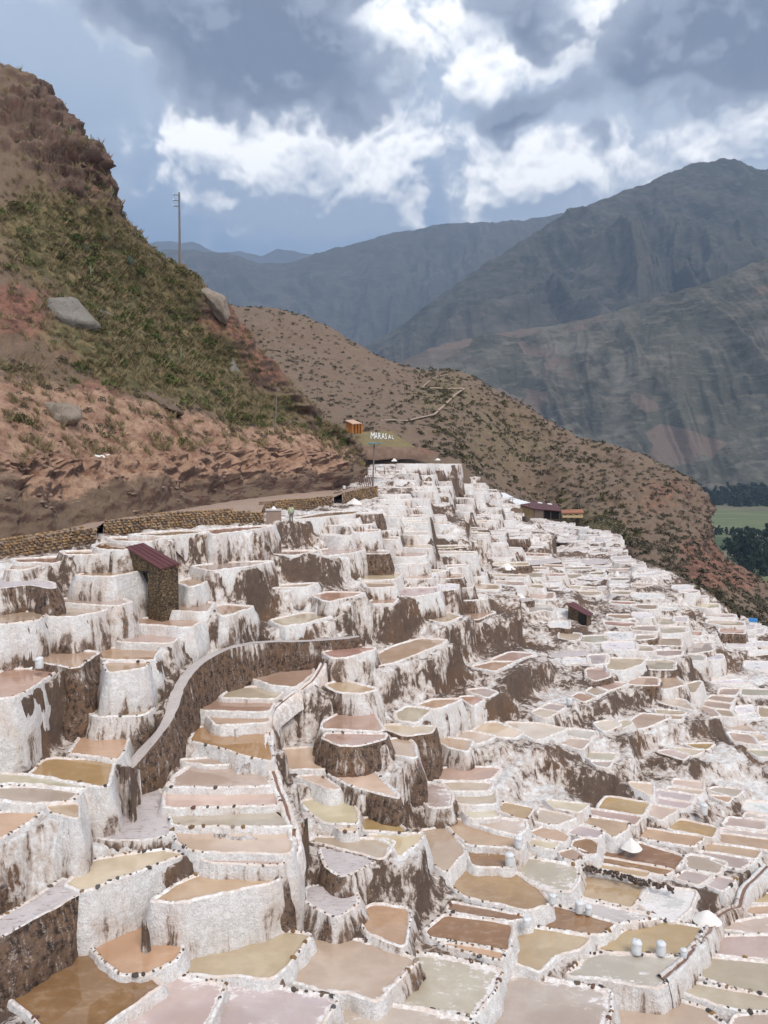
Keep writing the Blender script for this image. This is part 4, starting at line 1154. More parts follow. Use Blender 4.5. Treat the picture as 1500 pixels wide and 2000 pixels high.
def mountain(label_name, ridge, dist, foot_y, mat, nu=360, nv=150, rough=1.0, seed=0, run=None, spur=.12):
    """ridge: (px, py) of the skyline at distance dist (number or list); the near flank falls to the valley floor foot_y metres nearer"""
    r = np.array(ridge, float); D = np.full(len(r), dist, float) if np.isscalar(dist) else np.array(dist, float)
    top = at_y(r[:, 0], r[:, 1], D)
    L = np.linspace(0, 1, nu); s = np.concatenate([[0], np.cumsum(np.hypot(*np.diff(r, axis=0).T))]); s /= s[-1]
    T = np.stack([np.interp(L, s, top[:, k]) for k in range(3)], 1)
    FY = np.interp(L, s, np.full(len(r), foot_y) if np.isscalar(foot_y) else np.array(foot_y, float))
    v = np.linspace(-.35, 1, nv)[:, None]
    h = T[None, :, 2] - VALLEY
    down = np.clip(v, 0, 1)
    prof = (1 - down) ** 1.25
    Yc = T[None, :, 1] - FY[None] * v
    Zc = VALLEY - 6 + (h + 6) * np.where(v < 0, 1 - (-v) * .8, prof)
    Xc = T[None, :, 0] * (Yc / T[None, :, 1]) ** .55
    S = np.stack([Xc * np.ones_like(Zc), Yc * np.ones_like(Zc), Zc], 2)
    P = S.reshape(-1, 3); sc = 1.0 / (FY.mean() * .35)
    q = np.stack([P[:, 0] * sc * .8, P[:, 1] * sc * .42, P[:, 2] * 0], 1)
    q = q + np.stack([fbm(q * .9, 3, seed + 5), fbm(q * .9 + 7, 3, seed + 6), q[:, 0] * 0], 1) * .8
    rg = ridged(q, 6, seed).reshape(nv, nu); fb = fbm(q * 3.1, 5, seed + 9).reshape(nv, nu)
    amp = h * spur * rough * np.sin(np.clip(down, 0, 1) * np.pi) ** .7
    S[..., 2] += rg * amp + fb * amp * .22 + ridged(q * 3.3 + 4, 5, seed + 31).reshape(nv, nu) * amp * .5 + fbm(P * sc * 9, 4, seed + 3).reshape(nv, nu) * h * .012
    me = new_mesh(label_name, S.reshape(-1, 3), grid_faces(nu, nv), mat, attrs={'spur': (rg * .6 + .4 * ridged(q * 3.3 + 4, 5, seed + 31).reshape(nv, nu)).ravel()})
    o = link('mountain', me); tag(o, kind='structure'); return S
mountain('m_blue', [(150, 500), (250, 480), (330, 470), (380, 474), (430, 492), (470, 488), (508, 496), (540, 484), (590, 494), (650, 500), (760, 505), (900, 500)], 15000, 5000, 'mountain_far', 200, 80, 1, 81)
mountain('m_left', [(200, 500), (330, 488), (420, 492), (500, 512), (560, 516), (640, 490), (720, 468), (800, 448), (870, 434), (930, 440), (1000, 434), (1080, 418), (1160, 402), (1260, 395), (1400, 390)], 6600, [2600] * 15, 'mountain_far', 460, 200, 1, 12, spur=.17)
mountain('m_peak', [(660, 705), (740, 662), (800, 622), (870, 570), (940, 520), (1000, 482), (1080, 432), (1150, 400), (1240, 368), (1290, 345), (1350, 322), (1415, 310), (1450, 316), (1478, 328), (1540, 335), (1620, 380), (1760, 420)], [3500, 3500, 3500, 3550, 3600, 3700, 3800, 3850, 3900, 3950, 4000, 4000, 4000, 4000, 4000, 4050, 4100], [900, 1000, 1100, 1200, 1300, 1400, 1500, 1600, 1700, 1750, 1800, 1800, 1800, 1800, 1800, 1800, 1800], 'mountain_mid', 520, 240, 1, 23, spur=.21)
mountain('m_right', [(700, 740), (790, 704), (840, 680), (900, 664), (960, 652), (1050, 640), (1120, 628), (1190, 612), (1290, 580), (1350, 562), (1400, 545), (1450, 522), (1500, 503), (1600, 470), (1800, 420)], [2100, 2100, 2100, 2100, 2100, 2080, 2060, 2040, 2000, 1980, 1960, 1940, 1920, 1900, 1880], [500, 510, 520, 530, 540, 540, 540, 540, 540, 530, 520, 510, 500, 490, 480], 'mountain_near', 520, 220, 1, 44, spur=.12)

# --- valley floor
def valley_mat(t):
    p = t.pos(); a = t.noise(p, .004, 5, .6); b = t.noise(t.map(p, (.3, 1, 1), rot=(0, 0, .12)), .05, 6, .65); v = t.sep(t.voro(t.map(p, (.6, 1.5, 1), rot=(0, 0, .15)), .007, out=1))
    c = t.mix(v[0], (0.055, 0.085, 0.032), (0.13, 0.15, 0.062)); c = t.mix(t.ss(v[1], .7, .75), c, (0.19, 0.16, 0.095)); c = t.mix(t.m('MULTIPLY', t.ss(b, .45, .68), .5), c, (0.06, 0.075, 0.03))
    return {'Base Color': c, 'Roughness': .95}
material('valley', valley_mat)
g = new_mesh('ground', [(-9000, 260, VALLEY), (9000, 260, VALLEY), (24000, 22000, VALLEY), (-24000, 22000, VALLEY)], np.array([[0, 1, 2, 3]]), 'valley', False)
tag(link('ground', g), kind='structure')
g2 = new_mesh('ground_near', [(-400, -200, -60), (400, -200, -60), (500, 330, VALLEY - .5), (-500, 330, VALLEY - .5)], np.array([[0, 1, 2, 3]]), 'earth', False)
tag(link('ground', g2), kind='structure')
def field(pxs, mat, dz):
    P = np.array([at_z(a, b, VALLEY) for a, b in pxs]); P[:, 2] += dz
    o = link('field', new_mesh('field', P, np.arange(len(P))[None], mat, False)); tag(o, kind='structure')
def field_mat(name, c1, c2, c3):
    def f(t):
        p = t.pos(); b = t.noise(t.map(p, (.12, 1, 1), rot=(0, 0, .2)), .06, 5, .6); d = t.noise(p, .1, 5, .6)
        return {'Base Color': t.mix(t.ss(b, .48, .66), t.mix(d, c1, c2), c3), 'Roughness': .95}
    material(name, f)
field_mat('field_green', (0.10, 0.135, 0.05), (0.155, 0.175, 0.075), (0.23, 0.215, 0.115))
field_mat('field_dark', (0.035, 0.065, 0.028), (0.07, 0.10, 0.04), (0.10, 0.11, 0.055))
field([(1360, 992), (1560, 1002), (1560, 1040), (1360, 1036)], 'field_green', .4)
field([(1330, 945), (1560, 940), (1560, 975), (1330, 978)], 'field_dark', .4)
field([(1440, 1100), (1560, 1110), (1560, 1150), (1440, 1140)], 'field_green', .4)
# ------------------------------------------------------------------ finding places on the terraced slope
def hits(pts):
    """points of the terraced slope seen at photograph pixels"""
    pts = np.array(pts, float); Ys = np.geomspace(26, 230, 420)
    d = ray(pts[:, 0], pts[:, 1]); out = []
    for k in d:
        P = k[None] * (Ys / k[1])[:, None]
        z, _, ins = terrain(P[:, :2], sink=0.0); z = z + np.where(ins, 0.0, .08)
        b = np.nonzero(P[:, 2] < z)[0]
        i = b[0] if len(b) else len(Ys) - 1
        out.append((P[i, 0], P[i, 1], z[i] if len(b) else P[i, 2]))
    return [Vector(o) for o in out]
def hit(px, py): return hits([(px, py)])[0]
ORD = 'first second third fourth fifth sixth seventh eighth ninth tenth eleventh twelfth thirteenth fourteenth fifteenth sixteenth seventeenth eighteenth nineteenth twentieth'.split()
ORD += ['twenty-' + o for o in ORD[:9]] + ['thirtieth'] + ['thirty-' + o for o in ORD[:9]] + ['fortieth'] + ['forty-' + o for o in ORD[:9]]

# ------------------------------------------------------------------ materials of the small things
plain('maroon_roof', (0.105, 0.026, 0.026), .5, .35, 2.2, bump=.3)
plain('timber', (0.16, 0.09, 0.05), .8, .3, 5)
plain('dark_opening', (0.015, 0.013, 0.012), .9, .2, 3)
plain('cream_wall', (0.62, 0.46, 0.25), .85, .12, 2)
plain('orange_wall', (0.50, 0.19, 0.035), .8, .2, 4)
plain('pale_roof', (0.56, 0.36, 0.25), .7, .15, 3)
plain('tile_roof', (0.36, 0.14, 0.075), .8, .25, 5)
plain('white_sheet', (0.80, 0.80, 0.80), .5, .06, 2)
plain('blue_sheet', (0.03, 0.22, 0.55), .5, .15, 2)
plain('teal_paint', (0.07, 0.20, 0.22), .5, .2, 4)
plain('pole_wood', (0.20, 0.17, 0.15), .85, .25, 3)
plain('sack_cloth', (0.68, 0.69, 0.70), .7, .06, 9, bump=.4)
plain('white_paint', (0.85, 0.85, 0.83), .6, .05, 2)
plain('masonry', (0.30, 0.215, 0.17), .85, .25, 2.5, bump=.5)
plain('shirt', (0.42, 0.45, 0.30), .85, .1, 6)
plain('trousers', (0.20, 0.19, 0.16), .9, .15, 6)
plain('skin', (0.27, 0.14, 0.085), .6, .1, 6)
plain('hair', (0.02, 0.017, 0.015), .7, .2, 10)
plain('bark', (0.14, 0.11, 0.085), .9, .3, 3)
plain('agave_leaf', (0.14, 0.21, 0.16), .6, .25, 4)
plain('cactus_skin', (0.13, 0.16, 0.08), .8, .25, 4)
plain('turf', (0.20, 0.155, 0.075), .95, .35, .6)
def leaf_mat(name, c1, c2, sc=.9):
    def f(t):
        p = t.pos(); n = t.noise(p, sc, 4, .6); r = t.noise(p, 6.0, 3)
        return {'Base Color': t.mix(t.m('MULTIPLY_ADD', t.m('SUBTRACT', r, .5), .6, n), c1, c2), 'Roughness': .8, 'Specular IOR Level': .2}
    material(name, f)
leaf_mat('leaf_olive', (0.038, 0.038, 0.014), (0.15, 0.13, 0.05))
leaf_mat('leaf_green', (0.035, 0.058, 0.014), (0.125, 0.15, 0.038))
leaf_mat('leaf_dry', (0.13, 0.10, 0.055), (0.34, 0.26, 0.14))
leaf_mat('leaf_grey', (0.045, 0.042, 0.028), (0.135, 0.115, 0.075))
leaf_mat('leaf_tree', (0.012, 0.026, 0.016), (0.045, 0.068, 0.035), .15)
def masonry_stone(t):
    p = t.pos(); e = t.voro(t.map(p, (1, 1, 1.8)), 3.2, 'DISTANCE_TO_EDGE'); v = t.voro(t.map(p, (1, 1, 1.8)), 3.2, out=1); f = t.noise(p, 12, 5)
    c = t.mix(t.sep(v)[0], (0.12, 0.08, 0.045), (0.27, 0.18, 0.09)); c = t.mix(t.ss(e, .09, .02), c, (0.05, 0.035, 0.026)); c = t.mix(f, c, t.vm('MULTIPLY', c, (.6, .6, .6)))
    return {'Base Color': c, 'Roughness': .9, 'Normal': t.bump(t.ss(e, .0, .14), .9, .12)}
material('rubble_masonry', masonry_stone)

# ------------------------------------------------------------------ curved footpath with its dark bank
def strip(center, width):
    c = np.array(center); t = np.gradient(c[:, :2], axis=0); t /= np.linalg.norm(t, axis=1)[:, None]; nn = np.stack([-t[:, 1], t[:, 0]], 1)
    w = np.asarray(width)[:, None] / 2 if np.ndim(width) else width / 2
    a = c.copy(); b = c.copy(); a[:, :2] += nn * w; b[:, :2] -= nn * w
    return a, b, nn
def spline(pts, step):
    P, s, L = resample(np.array(pts, float), step, closed=False)
    for _ in range(6): P[1:-1] = (P[:-2] + 2 * P[1:-1] + P[2:]) / 4
    return P
pc = np.array([at_z(p[0], p[1], ponds[i]['z'] + .06) for p, i in zip(PATH_PX, path_ids)])
pc = spline(pc, .35)
a, b, nn = strip(pc, .62 + .22 * fbm(pc * 1.1, 3, 3))
mid = (a + b) / 2; mid[:, 2] += .05
V = np.stack([a, mid, b], 1).reshape(-1, 3); V[:, 2] += fbm(V * 1.5, 3, 8) * .04
po = link('footpath', new_mesh('footpath', V, grid_faces(3, len(a)), 'footpath')); tag(po, kind='structure')
sides = []
for e, sgn in ((a, 1), (b, -1)):
    K = 8; s = np.arange(len(e)) * .35; H = np.maximum(e[:, 2] - np.minimum(terrain(e[:, :2] + sgn * nn * .5)[0], terrain(e[:, :2] + sgn * nn * 1.2)[0]) + .4, .5)
    H = np.minimum(H, 4.5); rg = []; uv = []
    for k in range(K + 1):
        f = k / K; q = np.stack([e[:, 0] * 1.7, e[:, 1] * 1.7, (e[:, 2] - H * f) * .9], 1)
        off = H * f * .13 + (fbm(q, 4, 90) * .22 + .03) * min(1, 3 * f)
        r = e.copy(); r[:, :2] += sgn * nn * off[:, None]; r[:, 2] -= H * f + (0 if k else .01); rg.append(r); uv.append(np.column_stack([s, H * f]))
    w = link('bank_face', new_mesh('bank_face', np.concatenate(rg), grid_faces(len(e), K + 1), 'salt_wall', uv=np.concatenate(uv)), po); w['soil'] = .34

# ------------------------------------------------------------------ narrow brine channel winding down between the ponds
CH = [(632, 1312), (604, 1342), (566, 1368), (536, 1398), (524, 1432), (526, 1478), (532, 1502), (546, 1550), (566, 1600), (576, 1640), (578, 1668), (556, 1698)]
hz = np.array([tuple(h) for h in hits(CH)])
nearz = []
for (x, y) in CH:
    d = np.array([np.hypot(*(cen[i] - np.array([x, y]))) if ponds[i]['kind'] == 'pond' else 1e9 for i in range(N)]); k = np.argsort(d)[:3]; nearz.append(max(ZA[k]))
cz = hz + np.array([0, 0, .12])

for _ in range(2): cz[1:-1, 2] = np.minimum(cz[1:-1, 2], .5 * (cz[:-2, 2] + cz[2:, 2]) + .2)
cz = spline(cz, .22)
def channel(cz, label, prof, side_mat, soil, wob_amp=.12):
    root = thing('brine_channel', label, 'water channel', tuple(cz[-1]))
    o3 = np.array(cz[-1]); wob = np.column_stack([fbm(cz * 1.1, 3, 44), fbm(cz * 1.1 + 9, 3, 45), np.zeros(len(cz))]) * wob_amp; cz = cz + wob
    t = np.gradient(cz[:, :2], axis=0); t /= np.linalg.norm(t, axis=1)[:, None]; nn = np.stack([-t[:, 1], t[:, 0]], 1)
    sl = np.concatenate([[0], np.cumsum(np.linalg.norm(np.diff(cz, axis=0), axis=1))])
    V = np.stack([np.column_stack([cz[:, :2] + nn * (x * (1 + .25 * fbm(cz * 1.9 + x * 9, 2, 7)))[:, None], cz[:, 2] + z + fbm(cz * 2.5 + x * 5, 3, 9) * .05 * (abs(x) > .1)]) for x, z in prof], 1).reshape(-1, 3)
    uv = np.stack([np.column_stack([sl + (40 if x > 0 else 0), np.full(len(cz), max(0, -z))]) for x, z in prof], 1).reshape(-1, 2)
    bk = link('bank', new_mesh('bank', V - o3, grid_faces(len(prof), len(cz)), side_mat, uv=uv), root); bk['soil'] = soil
    V = np.stack([np.column_stack([cz[:, :2] + nn * x, cz[:, 2] - .045]) for x in (-.09, .09)], 1).reshape(-1, 3)
    link('running_brine', new_mesh('running_brine', V - o3, grid_faces(2, len(cz)), 'channel_water'), root)
channel(cz, 'narrow brown brine channel with white salt banks winding down between two columns of ponds', [(-.46, -1.1), (-.36, -.4), (-.27, -.04), (-.18, .04), (-.10, .01), (-.07, -.07), (.07, -.07), (.10, .01), (.18, .04), (.27, -.04), (.36, -.4), (.46, -1.1)], 'salt_rim', .1)
CH2 = [(1500, 1690), (1478, 1708), (1456, 1732), (1442, 1768), (1402, 1790), (1386, 1812), (1358, 1850), (1330, 1880), (1298, 1912)]
zz = []
for (x, y) in CH2:
    d = np.array([np.min(np.hypot(p['px'][:, 0] - x, p['px'][:, 1] - y)) if p['kind'] == 'pond' else 1e9 for p in ponds]); k = np.argsort(d)[:4]; zz.append(np.sort(ZA[k])[-2] + .14)
zz = np.array(zz); zz[1:-1] = (zz[:-2] + zz[1:-1] + zz[2:]) / 3
c2 = spline(np.array([at_z(x, y, z) for (x, y), z in zip(CH2, zz)]), .16)
channel(c2, 'white salt bank streaked with brown, topped by a thin brine channel, beside three white sacks', [(-.60, -1.7), (-.50, -1.1), (-.42, -.6), (-.33, -.25), (-.25, -.02), (-.17, .06), (-.10, .02), (-.07, -.07), (.07, -.07), (.10, .02), (.17, .06), (.25, -.02), (.33, -.25), (.42, -.6), (.50, -1.1), (.60, -1.7)], 'salt_wall', .06, .18)
# row of dark stones heaped between the ponds
RW = [(1136, 1697), (1170, 1704), (1210, 1712), (1250, 1722), (1290, 1731), (1312, 1738)]
zr = np.array([max(ZA[np.argsort([np.min(np.hypot(p['px'][:, 0] - x, p['px'][:, 1] - y)) if p['kind'] == 'pond' else 1e9 for p in ponds])[:3]]) + .06 for x, y in RW]); zr[:] = np.interp(np.arange(6), [0, 5], [zr[:3].mean(), zr[3:].mean()])
rw = np.array([at_z(x, y, z) for (x, y), z in zip(RW, zr)]); root = thing('stone_bank', 'long low bank of dark brown stones heaped between brown and tan ponds', 'stone bank', tuple(rw[0]))
RP = spline(rw, .10)
for q in RP:
    for _ in range(2):
        put_stone(root, (q[0] - rw[0][0] + srnd.gauss(0, .07), q[1] - rw[0][1] + srnd.gauss(0, .12), q[2] - rw[0][2] + srnd.uniform(-.05, .16)), srnd.uniform(.16, .32), srnd.choice([(0.05, 0.035, 0.028), (0.085, 0.055, 0.04), (0.12, 0.08, 0.055)]))

# ------------------------------------------------------------------ upper terrace: dry-stone walls and the path behind them
WALLS = [([(-20, 1096), (60, 1082), (130, 1070), (188, 1060)], [1062, 1049, 1038, 1030], 'ochre dry-stone wall under the cliff foot, cut off by the photograph edge'),
         ([(200, 1046), (300, 1036), (400, 1028), (470, 1023), (515, 1021)], [1019, 1007, 998, 999, 1003], 'long ochre dry-stone wall between the stone shed and the masonry block'),
         ([(505, 1004), (560, 997), (600, 993), (652, 987)], [985, 977, 973, 971], 'ochre dry-stone wall behind the man in the pale shirt'),
         ([(668, 985), (700, 978), (738, 970)], [964, 958, 951], 'short ochre dry-stone wall behind the white salt heap, near the lamp pole')]
OCHRE = [(0.34, 0.21, 0.09), (0.28, 0.165, 0.07), (0.40, 0.26, 0.12), (0.22, 0.14, 0.075), (0.32, 0.23, 0.14), (0.16, 0.105, 0.065)]
terrace_top = []
for base, tops, label in WALLS:
    g = [tuple(h) for h in hits(base)]
    Yw = [q[1] for q in g]
    Pb = np.array([at_y(p[0], p[1], Y) for p, Y in zip(base, Yw)]); Pt = np.array([at_y(p[0], ty, Y) for p, ty, Y in zip(base, tops, Yw)])
    for p, ty, Y in zip(base, tops, Yw): terrace_top.append((p[0], ty, Y))
    root = thing('dry_stone_wall', label, 'stone wall', tuple(Pb[0])); o3 = Pb[0]
    L = np.concatenate([[0], np.cumsum(np.linalg.norm(np.diff(Pb[:, :2], axis=0), axis=1))]); tot = L[-1]
    at = lambda P, s: np.array([np.interp(s, L, P[:, k]) for k in range(3)])
    # earth core
    ss = np.linspace(0, tot, 40); V = []
    for s in ss:
        lo, hi = at(Pb, s), at(Pt, s); V += [lo - [0, 0, .5] + [0, .12, 0], hi + [0, .12, -.05], hi + [0, .7, -.05]]
    link('core', new_mesh('core', np.array(V) - o3, grid_faces(3, 40), 'masonry'), root)
    zc = 0.0; rowh = .2; row = 0
    Hm = max(np.linalg.norm(Pt - Pb, axis=1))
    while zc < Hm:
        rowh = srnd.uniform(.16, .26); s = srnd.uniform(0, .2)
        while s < tot:
            ln = srnd.uniform(.26, .55); lo, hi = at(Pb, s + ln / 2), at(Pt, s + ln / 2)
            if lo[2] + zc < hi[2] + .05 and s + ln < tot + .2:
                a0, a1 = at(Pb, s), at(Pb, s + ln); yaw = math.atan2(a1[1] - a0[1], a1[0] - a0[0])
                o = bpy.data.objects.new('stone', srnd.choice(STONES)); COL.objects.link(o); o.parent = root
                o.location = Vector(lo - o3) + Vector((0, .06 * zc + srnd.uniform(-.05, .05), zc + rowh / 2)); o.scale = (ln * .98, .42, rowh * 1.55)
                o.rotation_euler = (srnd.uniform(-.1, .1), srnd.uniform(-.12, .12), yaw + srnd.uniform(-.12, .12)); o.color = (*srnd.choice(OCHRE), 1)
            s += ln
        zc += rowh
def dirt_path(t):
    p = t.pos(); a = t.noise(p, .7, 6, .65); f = t.noise(p, 6, 5, .65)
    c = t.mix(a, (0.27, 0.175, 0.13), (0.46, 0.335, 0.26)); return {'Base Color': t.mix(t.ss(f, .55, .7), c, (0.13, 0.085, 0.065)), 'Roughness': .95, 'Normal': t.bump(f, .6, .08)}
material('dirt_path', dirt_path)
tt = np.array(terrace_top); fr = np.array(F_)
U = np.linspace(-20, 738, 90)
A = at_y(U, np.interp(U, tt[:, 0], tt[:, 1]), np.interp(U, tt[:, 0], tt[:, 2]))
Bk = at_y(np.minimum(U, 706), np.interp(U, fr[:, 0], fr[:, 1]), np.interp(U, fr[:, 0], fr[:, 2])); Bk[:, 2] += .1
V = np.stack([A + [0, .35, -.03], A * .6 + Bk * .4 + [0, 0, .03], A * .2 + Bk * .8, Bk + [0, .6, .05]], 1).reshape(-1, 3); V[:, 2] += fbm(V * .9, 3, 5) * .06
tag(link('path', new_mesh('upper_path', V, grid_faces(4, len(U)), 'dirt_path')), kind='structure')

# ------------------------------------------------------------------ sheds and buildings
def prism(top, drop_to, name, mat, parent, o3, inset=0.0):
    """upright walls under a roof outline (world points), down to the given heights"""
    T = np.array(top); c = T.mean(0); T = c + (T - c) * (1 - inset); T[:, 2] -= .03
    Bm = T.copy(); Bm[:, 2] = drop_to
    n = len(T); m = MB(); m.add(list(T - o3) + list(Bm - o3), [(k, (k + 1) % n, n + (k + 1) % n, n + k) for k in range(n)] + [tuple(range(n))])
    return m.build(name, mat, parent)
def slab_roof(pts, thick, name, mat, parent, o3):
    m = MB(); T = [Vector(p) - Vector(o3) for p in pts]; Bm = [p - Vector((0, 0, thick)) for p in T]; n = len(T)
    m.add(T + Bm, [tuple(range(n)), tuple(range(2 * n - 1, n - 1, -1))] + [(k, n + k, n + (k + 1) % n, (k + 1) % n) for k in range(n)])
    return m.build(name, mat, parent)
ysh = min(p['Y'] for p in ponds if p['kind'] == 'pond' and abs(p['px'][:, 0].mean() - 215) < 25 and abs(p['px'][:, 1].mean() - 1119) < 8) - .6
rf = [at_y(245, 1068, ysh + 1.6), at_y(280, 1060, ysh + 3.0), at_y(351, 1100, ysh + .8), at_y(314, 1111, ysh - .9)]
o3 = np.array([rf[3][0], rf[3][1], -10.0])
root = thing('stone_shed', 'stone shed with a long sloping maroon sheet roof among the salt ponds, larger of two', 'shed', tuple(o3))
slab_roof(rf, .07, 'roof', 'maroon_roof', root, o3)
L3 = lambda a, b, f: np.array(a) * (1 - f) + np.array(b) * f
prism([L3(rf[0], rf[3], .58), L3(rf[1], rf[2], .58), rf[2], rf[3]], hit(330, 1180)[2] - .6, 'stone_walls', 'rubble_masonry', root, o3, .10)
prism([rf[0], rf[1], L3(rf[1], rf[2], .62), L3(rf[0], rf[3], .62)], rf[3][2] - .35, 'low_wall', 'rubble_masonry', root, o3, .08)
for f in (.25, .5, .75):
    sm = MB(); a_, b_ = L3(rf[0], rf[1], f), L3(rf[3], rf[2], f); sm.tube(a_ - o3 + [0, 0, .015], b_ - o3 + [0, 0, .015], .022, n=6); sm.build('roof_seam', 'maroon_roof', root)
m = MB(); d = Vector(rf[2]) - Vector(rf[3])
for f in (.12, .86):
    p = Vector(rf[3]) + d * f + Vector((0, -.12, -.11)); m = MB(); m.tube(p - Vector(o3) + (Vector(rf[1]) - Vector(rf[2])) * .1, p - Vector(o3) + (Vector(rf[2]) - Vector(rf[1])) * .06, .035); m.build('rafter', 'timber', root)
g = hit(1149, 1228); Y2 = g[1]
rf = [at_y(1106, 1180, Y2 + 2.2), at_y(1120, 1175, Y2 + 3.4), at_y(1159, 1198, Y2 + 1.4), at_y(1149, 1203, Y2 - .1)]
o3 = np.array(tuple(g))
root = thing('stone_shed', 'small maroon-roofed lean-to shed with a dark doorway halfway up the terraces', 'shed', tuple(o3))
slab_roof(rf, .09, 'roof', 'maroon_roof', root, o3)
prism(rf, g[2] - 1.0, 'stone_walls', 'rubble_masonry', root, o3, .14)
c = np.mean(rf, 0); P = np.array([c + (np.array(q) - c) * .88 for q in rf]); a0, a1 = P[0], P[3]
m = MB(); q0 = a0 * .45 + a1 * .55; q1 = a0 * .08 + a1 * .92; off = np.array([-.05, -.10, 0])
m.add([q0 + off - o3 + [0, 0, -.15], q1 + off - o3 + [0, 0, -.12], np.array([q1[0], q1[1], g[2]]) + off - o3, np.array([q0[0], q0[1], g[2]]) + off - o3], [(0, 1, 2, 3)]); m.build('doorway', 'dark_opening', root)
m = MB(); m.tube(Vector(a1 - o3) + Vector((-.03, -.12, -.1)), Vector((a1[0] - o3[0] - .03, a1[1] - o3[1] - .12, -.3)), .06); m.build('post', 'timber', root)

# long building below the brown hill
o3 = at_y(1040, 1004, 187)
root = thing('long_building', 'long low building with a maroon roof and cream end wall below the brown hill', 'building', tuple(o3))
LE, AE, RE, BR, BL = at_y(1012, 985, 195), at_y(1040, 993, 187.2), at_y(1096, 998, 183.5), at_y(1089, 984.5, 194), at_y(1037, 978.5, 201)
slab_roof([LE, AE, RE, BR, BL], .18, 'roof', 'maroon_roof', root, o3)
def wallq(p, q, zlo, name, mat, f0=0, f1=1, push=0.0, top=.2, th=.2, parent=None):
    p = np.array(p); q = np.array(q); a = p + (q - p) * f0; b = p + (q - p) * f1; n = np.array([(q - p)[1], -(q - p)[0], 0]); n = n / np.linalg.norm(n)
    if n @ a > 0: n = -n
    m = MB(); out = []
    for k in (push, push - th):
        for s, zz in ((a, None), (b, None), (b, zlo), (a, zlo)):
            v = s + n * k - o3; v = v.copy(); v[2] = (s[2] - top if zz is None else zz) - o3[2]; out.append(v)
    m.add(out, [(0, 1, 2, 3), (7, 6, 5, 4), (0, 4, 5, 1), (1, 5, 6, 2), (2, 6, 7, 3), (3, 7, 4, 0)]); return m.build(name, mat, parent or root)
zl = at_y(1040, 1004, 187)[2] - .5
inn = lambda p: p + (np.mean([LE, AE, RE, BR, BL], 0) - p) * .06
le, ae, re, br = inn(LE), inn(AE), inn(RE), inn(BR)
wallq(le, ae, zl, 'end_wall', 'cream_wall', 0, .97)
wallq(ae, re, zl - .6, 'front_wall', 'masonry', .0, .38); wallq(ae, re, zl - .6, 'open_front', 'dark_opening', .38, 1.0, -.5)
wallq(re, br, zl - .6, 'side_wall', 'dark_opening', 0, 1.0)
for f in (.05, .40, .66, .97): wallq(ae, re, zl - .6, 'post', 'timber', f, f + .02, .06)
m = MB(); rt = np.array(BL) * .5 + np.array(BR) * .5
for f0, f1 in ((.25, .42), (.62, .78)):
    p = np.array(BL) * (1 - f0) + np.array(BR) * f0; q = np.array(BL) * (1 - f1) + np.array(BR) * f1; dn = (np.array(AE) - np.array(BL)) * .10
    m = MB(); m.add([v - o3 + np.array([0, 0, .06]) for v in (p + dn * .6, q + dn * .6, q + dn * 2.2, p + dn * 2.2)], [(3, 2, 1, 0)]); m.build('skylight', 'white_sheet', root)
# tiled hut beside it
o3 = at_y(1118, 1008, 184)
root = thing('tiled_hut', 'low cream hut with an orange tiled roof next to the long maroon-roofed building', 'hut', tuple(o3))
r4 = [at_y(1096, 995.5, 190), at_y(1137, 994.5, 190), at_y(1141, 1001, 184), at_y(1097, 1001.5, 184)]
slab_roof(r4, .15, 'roof', 'tile_roof', root, o3)
wallq(r4[3] * .95 + r4[2] * .05 + [0, .4, 0], r4[2] * .97 + r4[3] * .03 + [0, .4, 0], o3[2] - .4, 'front_wall', 'cream_wall')
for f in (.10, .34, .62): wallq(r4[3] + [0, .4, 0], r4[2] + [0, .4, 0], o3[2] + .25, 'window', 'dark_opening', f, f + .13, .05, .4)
# white roofed shelters
for k, (q, lab_) in enumerate([([(957, 963, 178), (985, 962, 181), (1003, 971, 176), (968, 972, 172)], 'white sheet-roofed shelter at the edge of the terraces, farther from the long building'), ([(984, 973, 180), (1004, 972.5, 184), (1036, 981.5, 181), (1011, 985, 176)], 'white sheet-roofed shelter touching the long maroon-roofed building')]):
    r4 = [at_y(*p) for p in q]; o3 = np.mean(r4, 0) - [0, 0, 1.8]
    root = thing('sheet_shelter', lab_, 'shelter', tuple(o3)); slab_roof(r4, .08, 'roof', 'white_sheet', root, o3)
    for p in r4:
        p = np.mean(r4, 0) + (p - np.mean(r4, 0)) * .9; m = MB(); m.tube(p - o3 - [0, 0, .05], p - o3 - [0, 0, 2.4], .07); m.build('post', 'timber', root)
# open orange hut above the lettering
b0 = on_mid(690, 843); Yh = 160.0; o3 = at_y(690, 843, Yh)
root = thing('orange_hut', 'small open orange hut with a pale sloping roof above the white lettering', 'hut', tuple(o3))
r4 = [at_y(673.5, 820.5, Yh + 1.5), at_y(690, 819.5, Yh + 4.5), at_y(707, 826.5, Yh + 3), at_y(688, 827.5, Yh - .2)]
slab_roof(r4, .14, 'roof', 'pale_roof', root, o3)
wallq(r4[0] * .9 + r4[3] * .1 + [0, .3, 0], r4[3] * .95 + r4[0] * .05 + [0, .3, 0], o3[2] - .3, 'side_wall', 'orange_wall')
wallq(r4[1], r4[2], o3[2] - .3, 'back_wall', 'orange_wall', 0, 1, 0, .25)
for f in (.04, .36, .66, .94): wallq(r4[3] + [0, .3, 0], r4[2] + [0, .1, 0], o3[2] - .3, 'post', 'orange_wall', f, f + .07)
wallq(r4[3] + [0, .3, 0], r4[2] + [0, .3, 0], o3[2] - .3, 'counter', 'timber', .1, .9, -.3, 1.4)
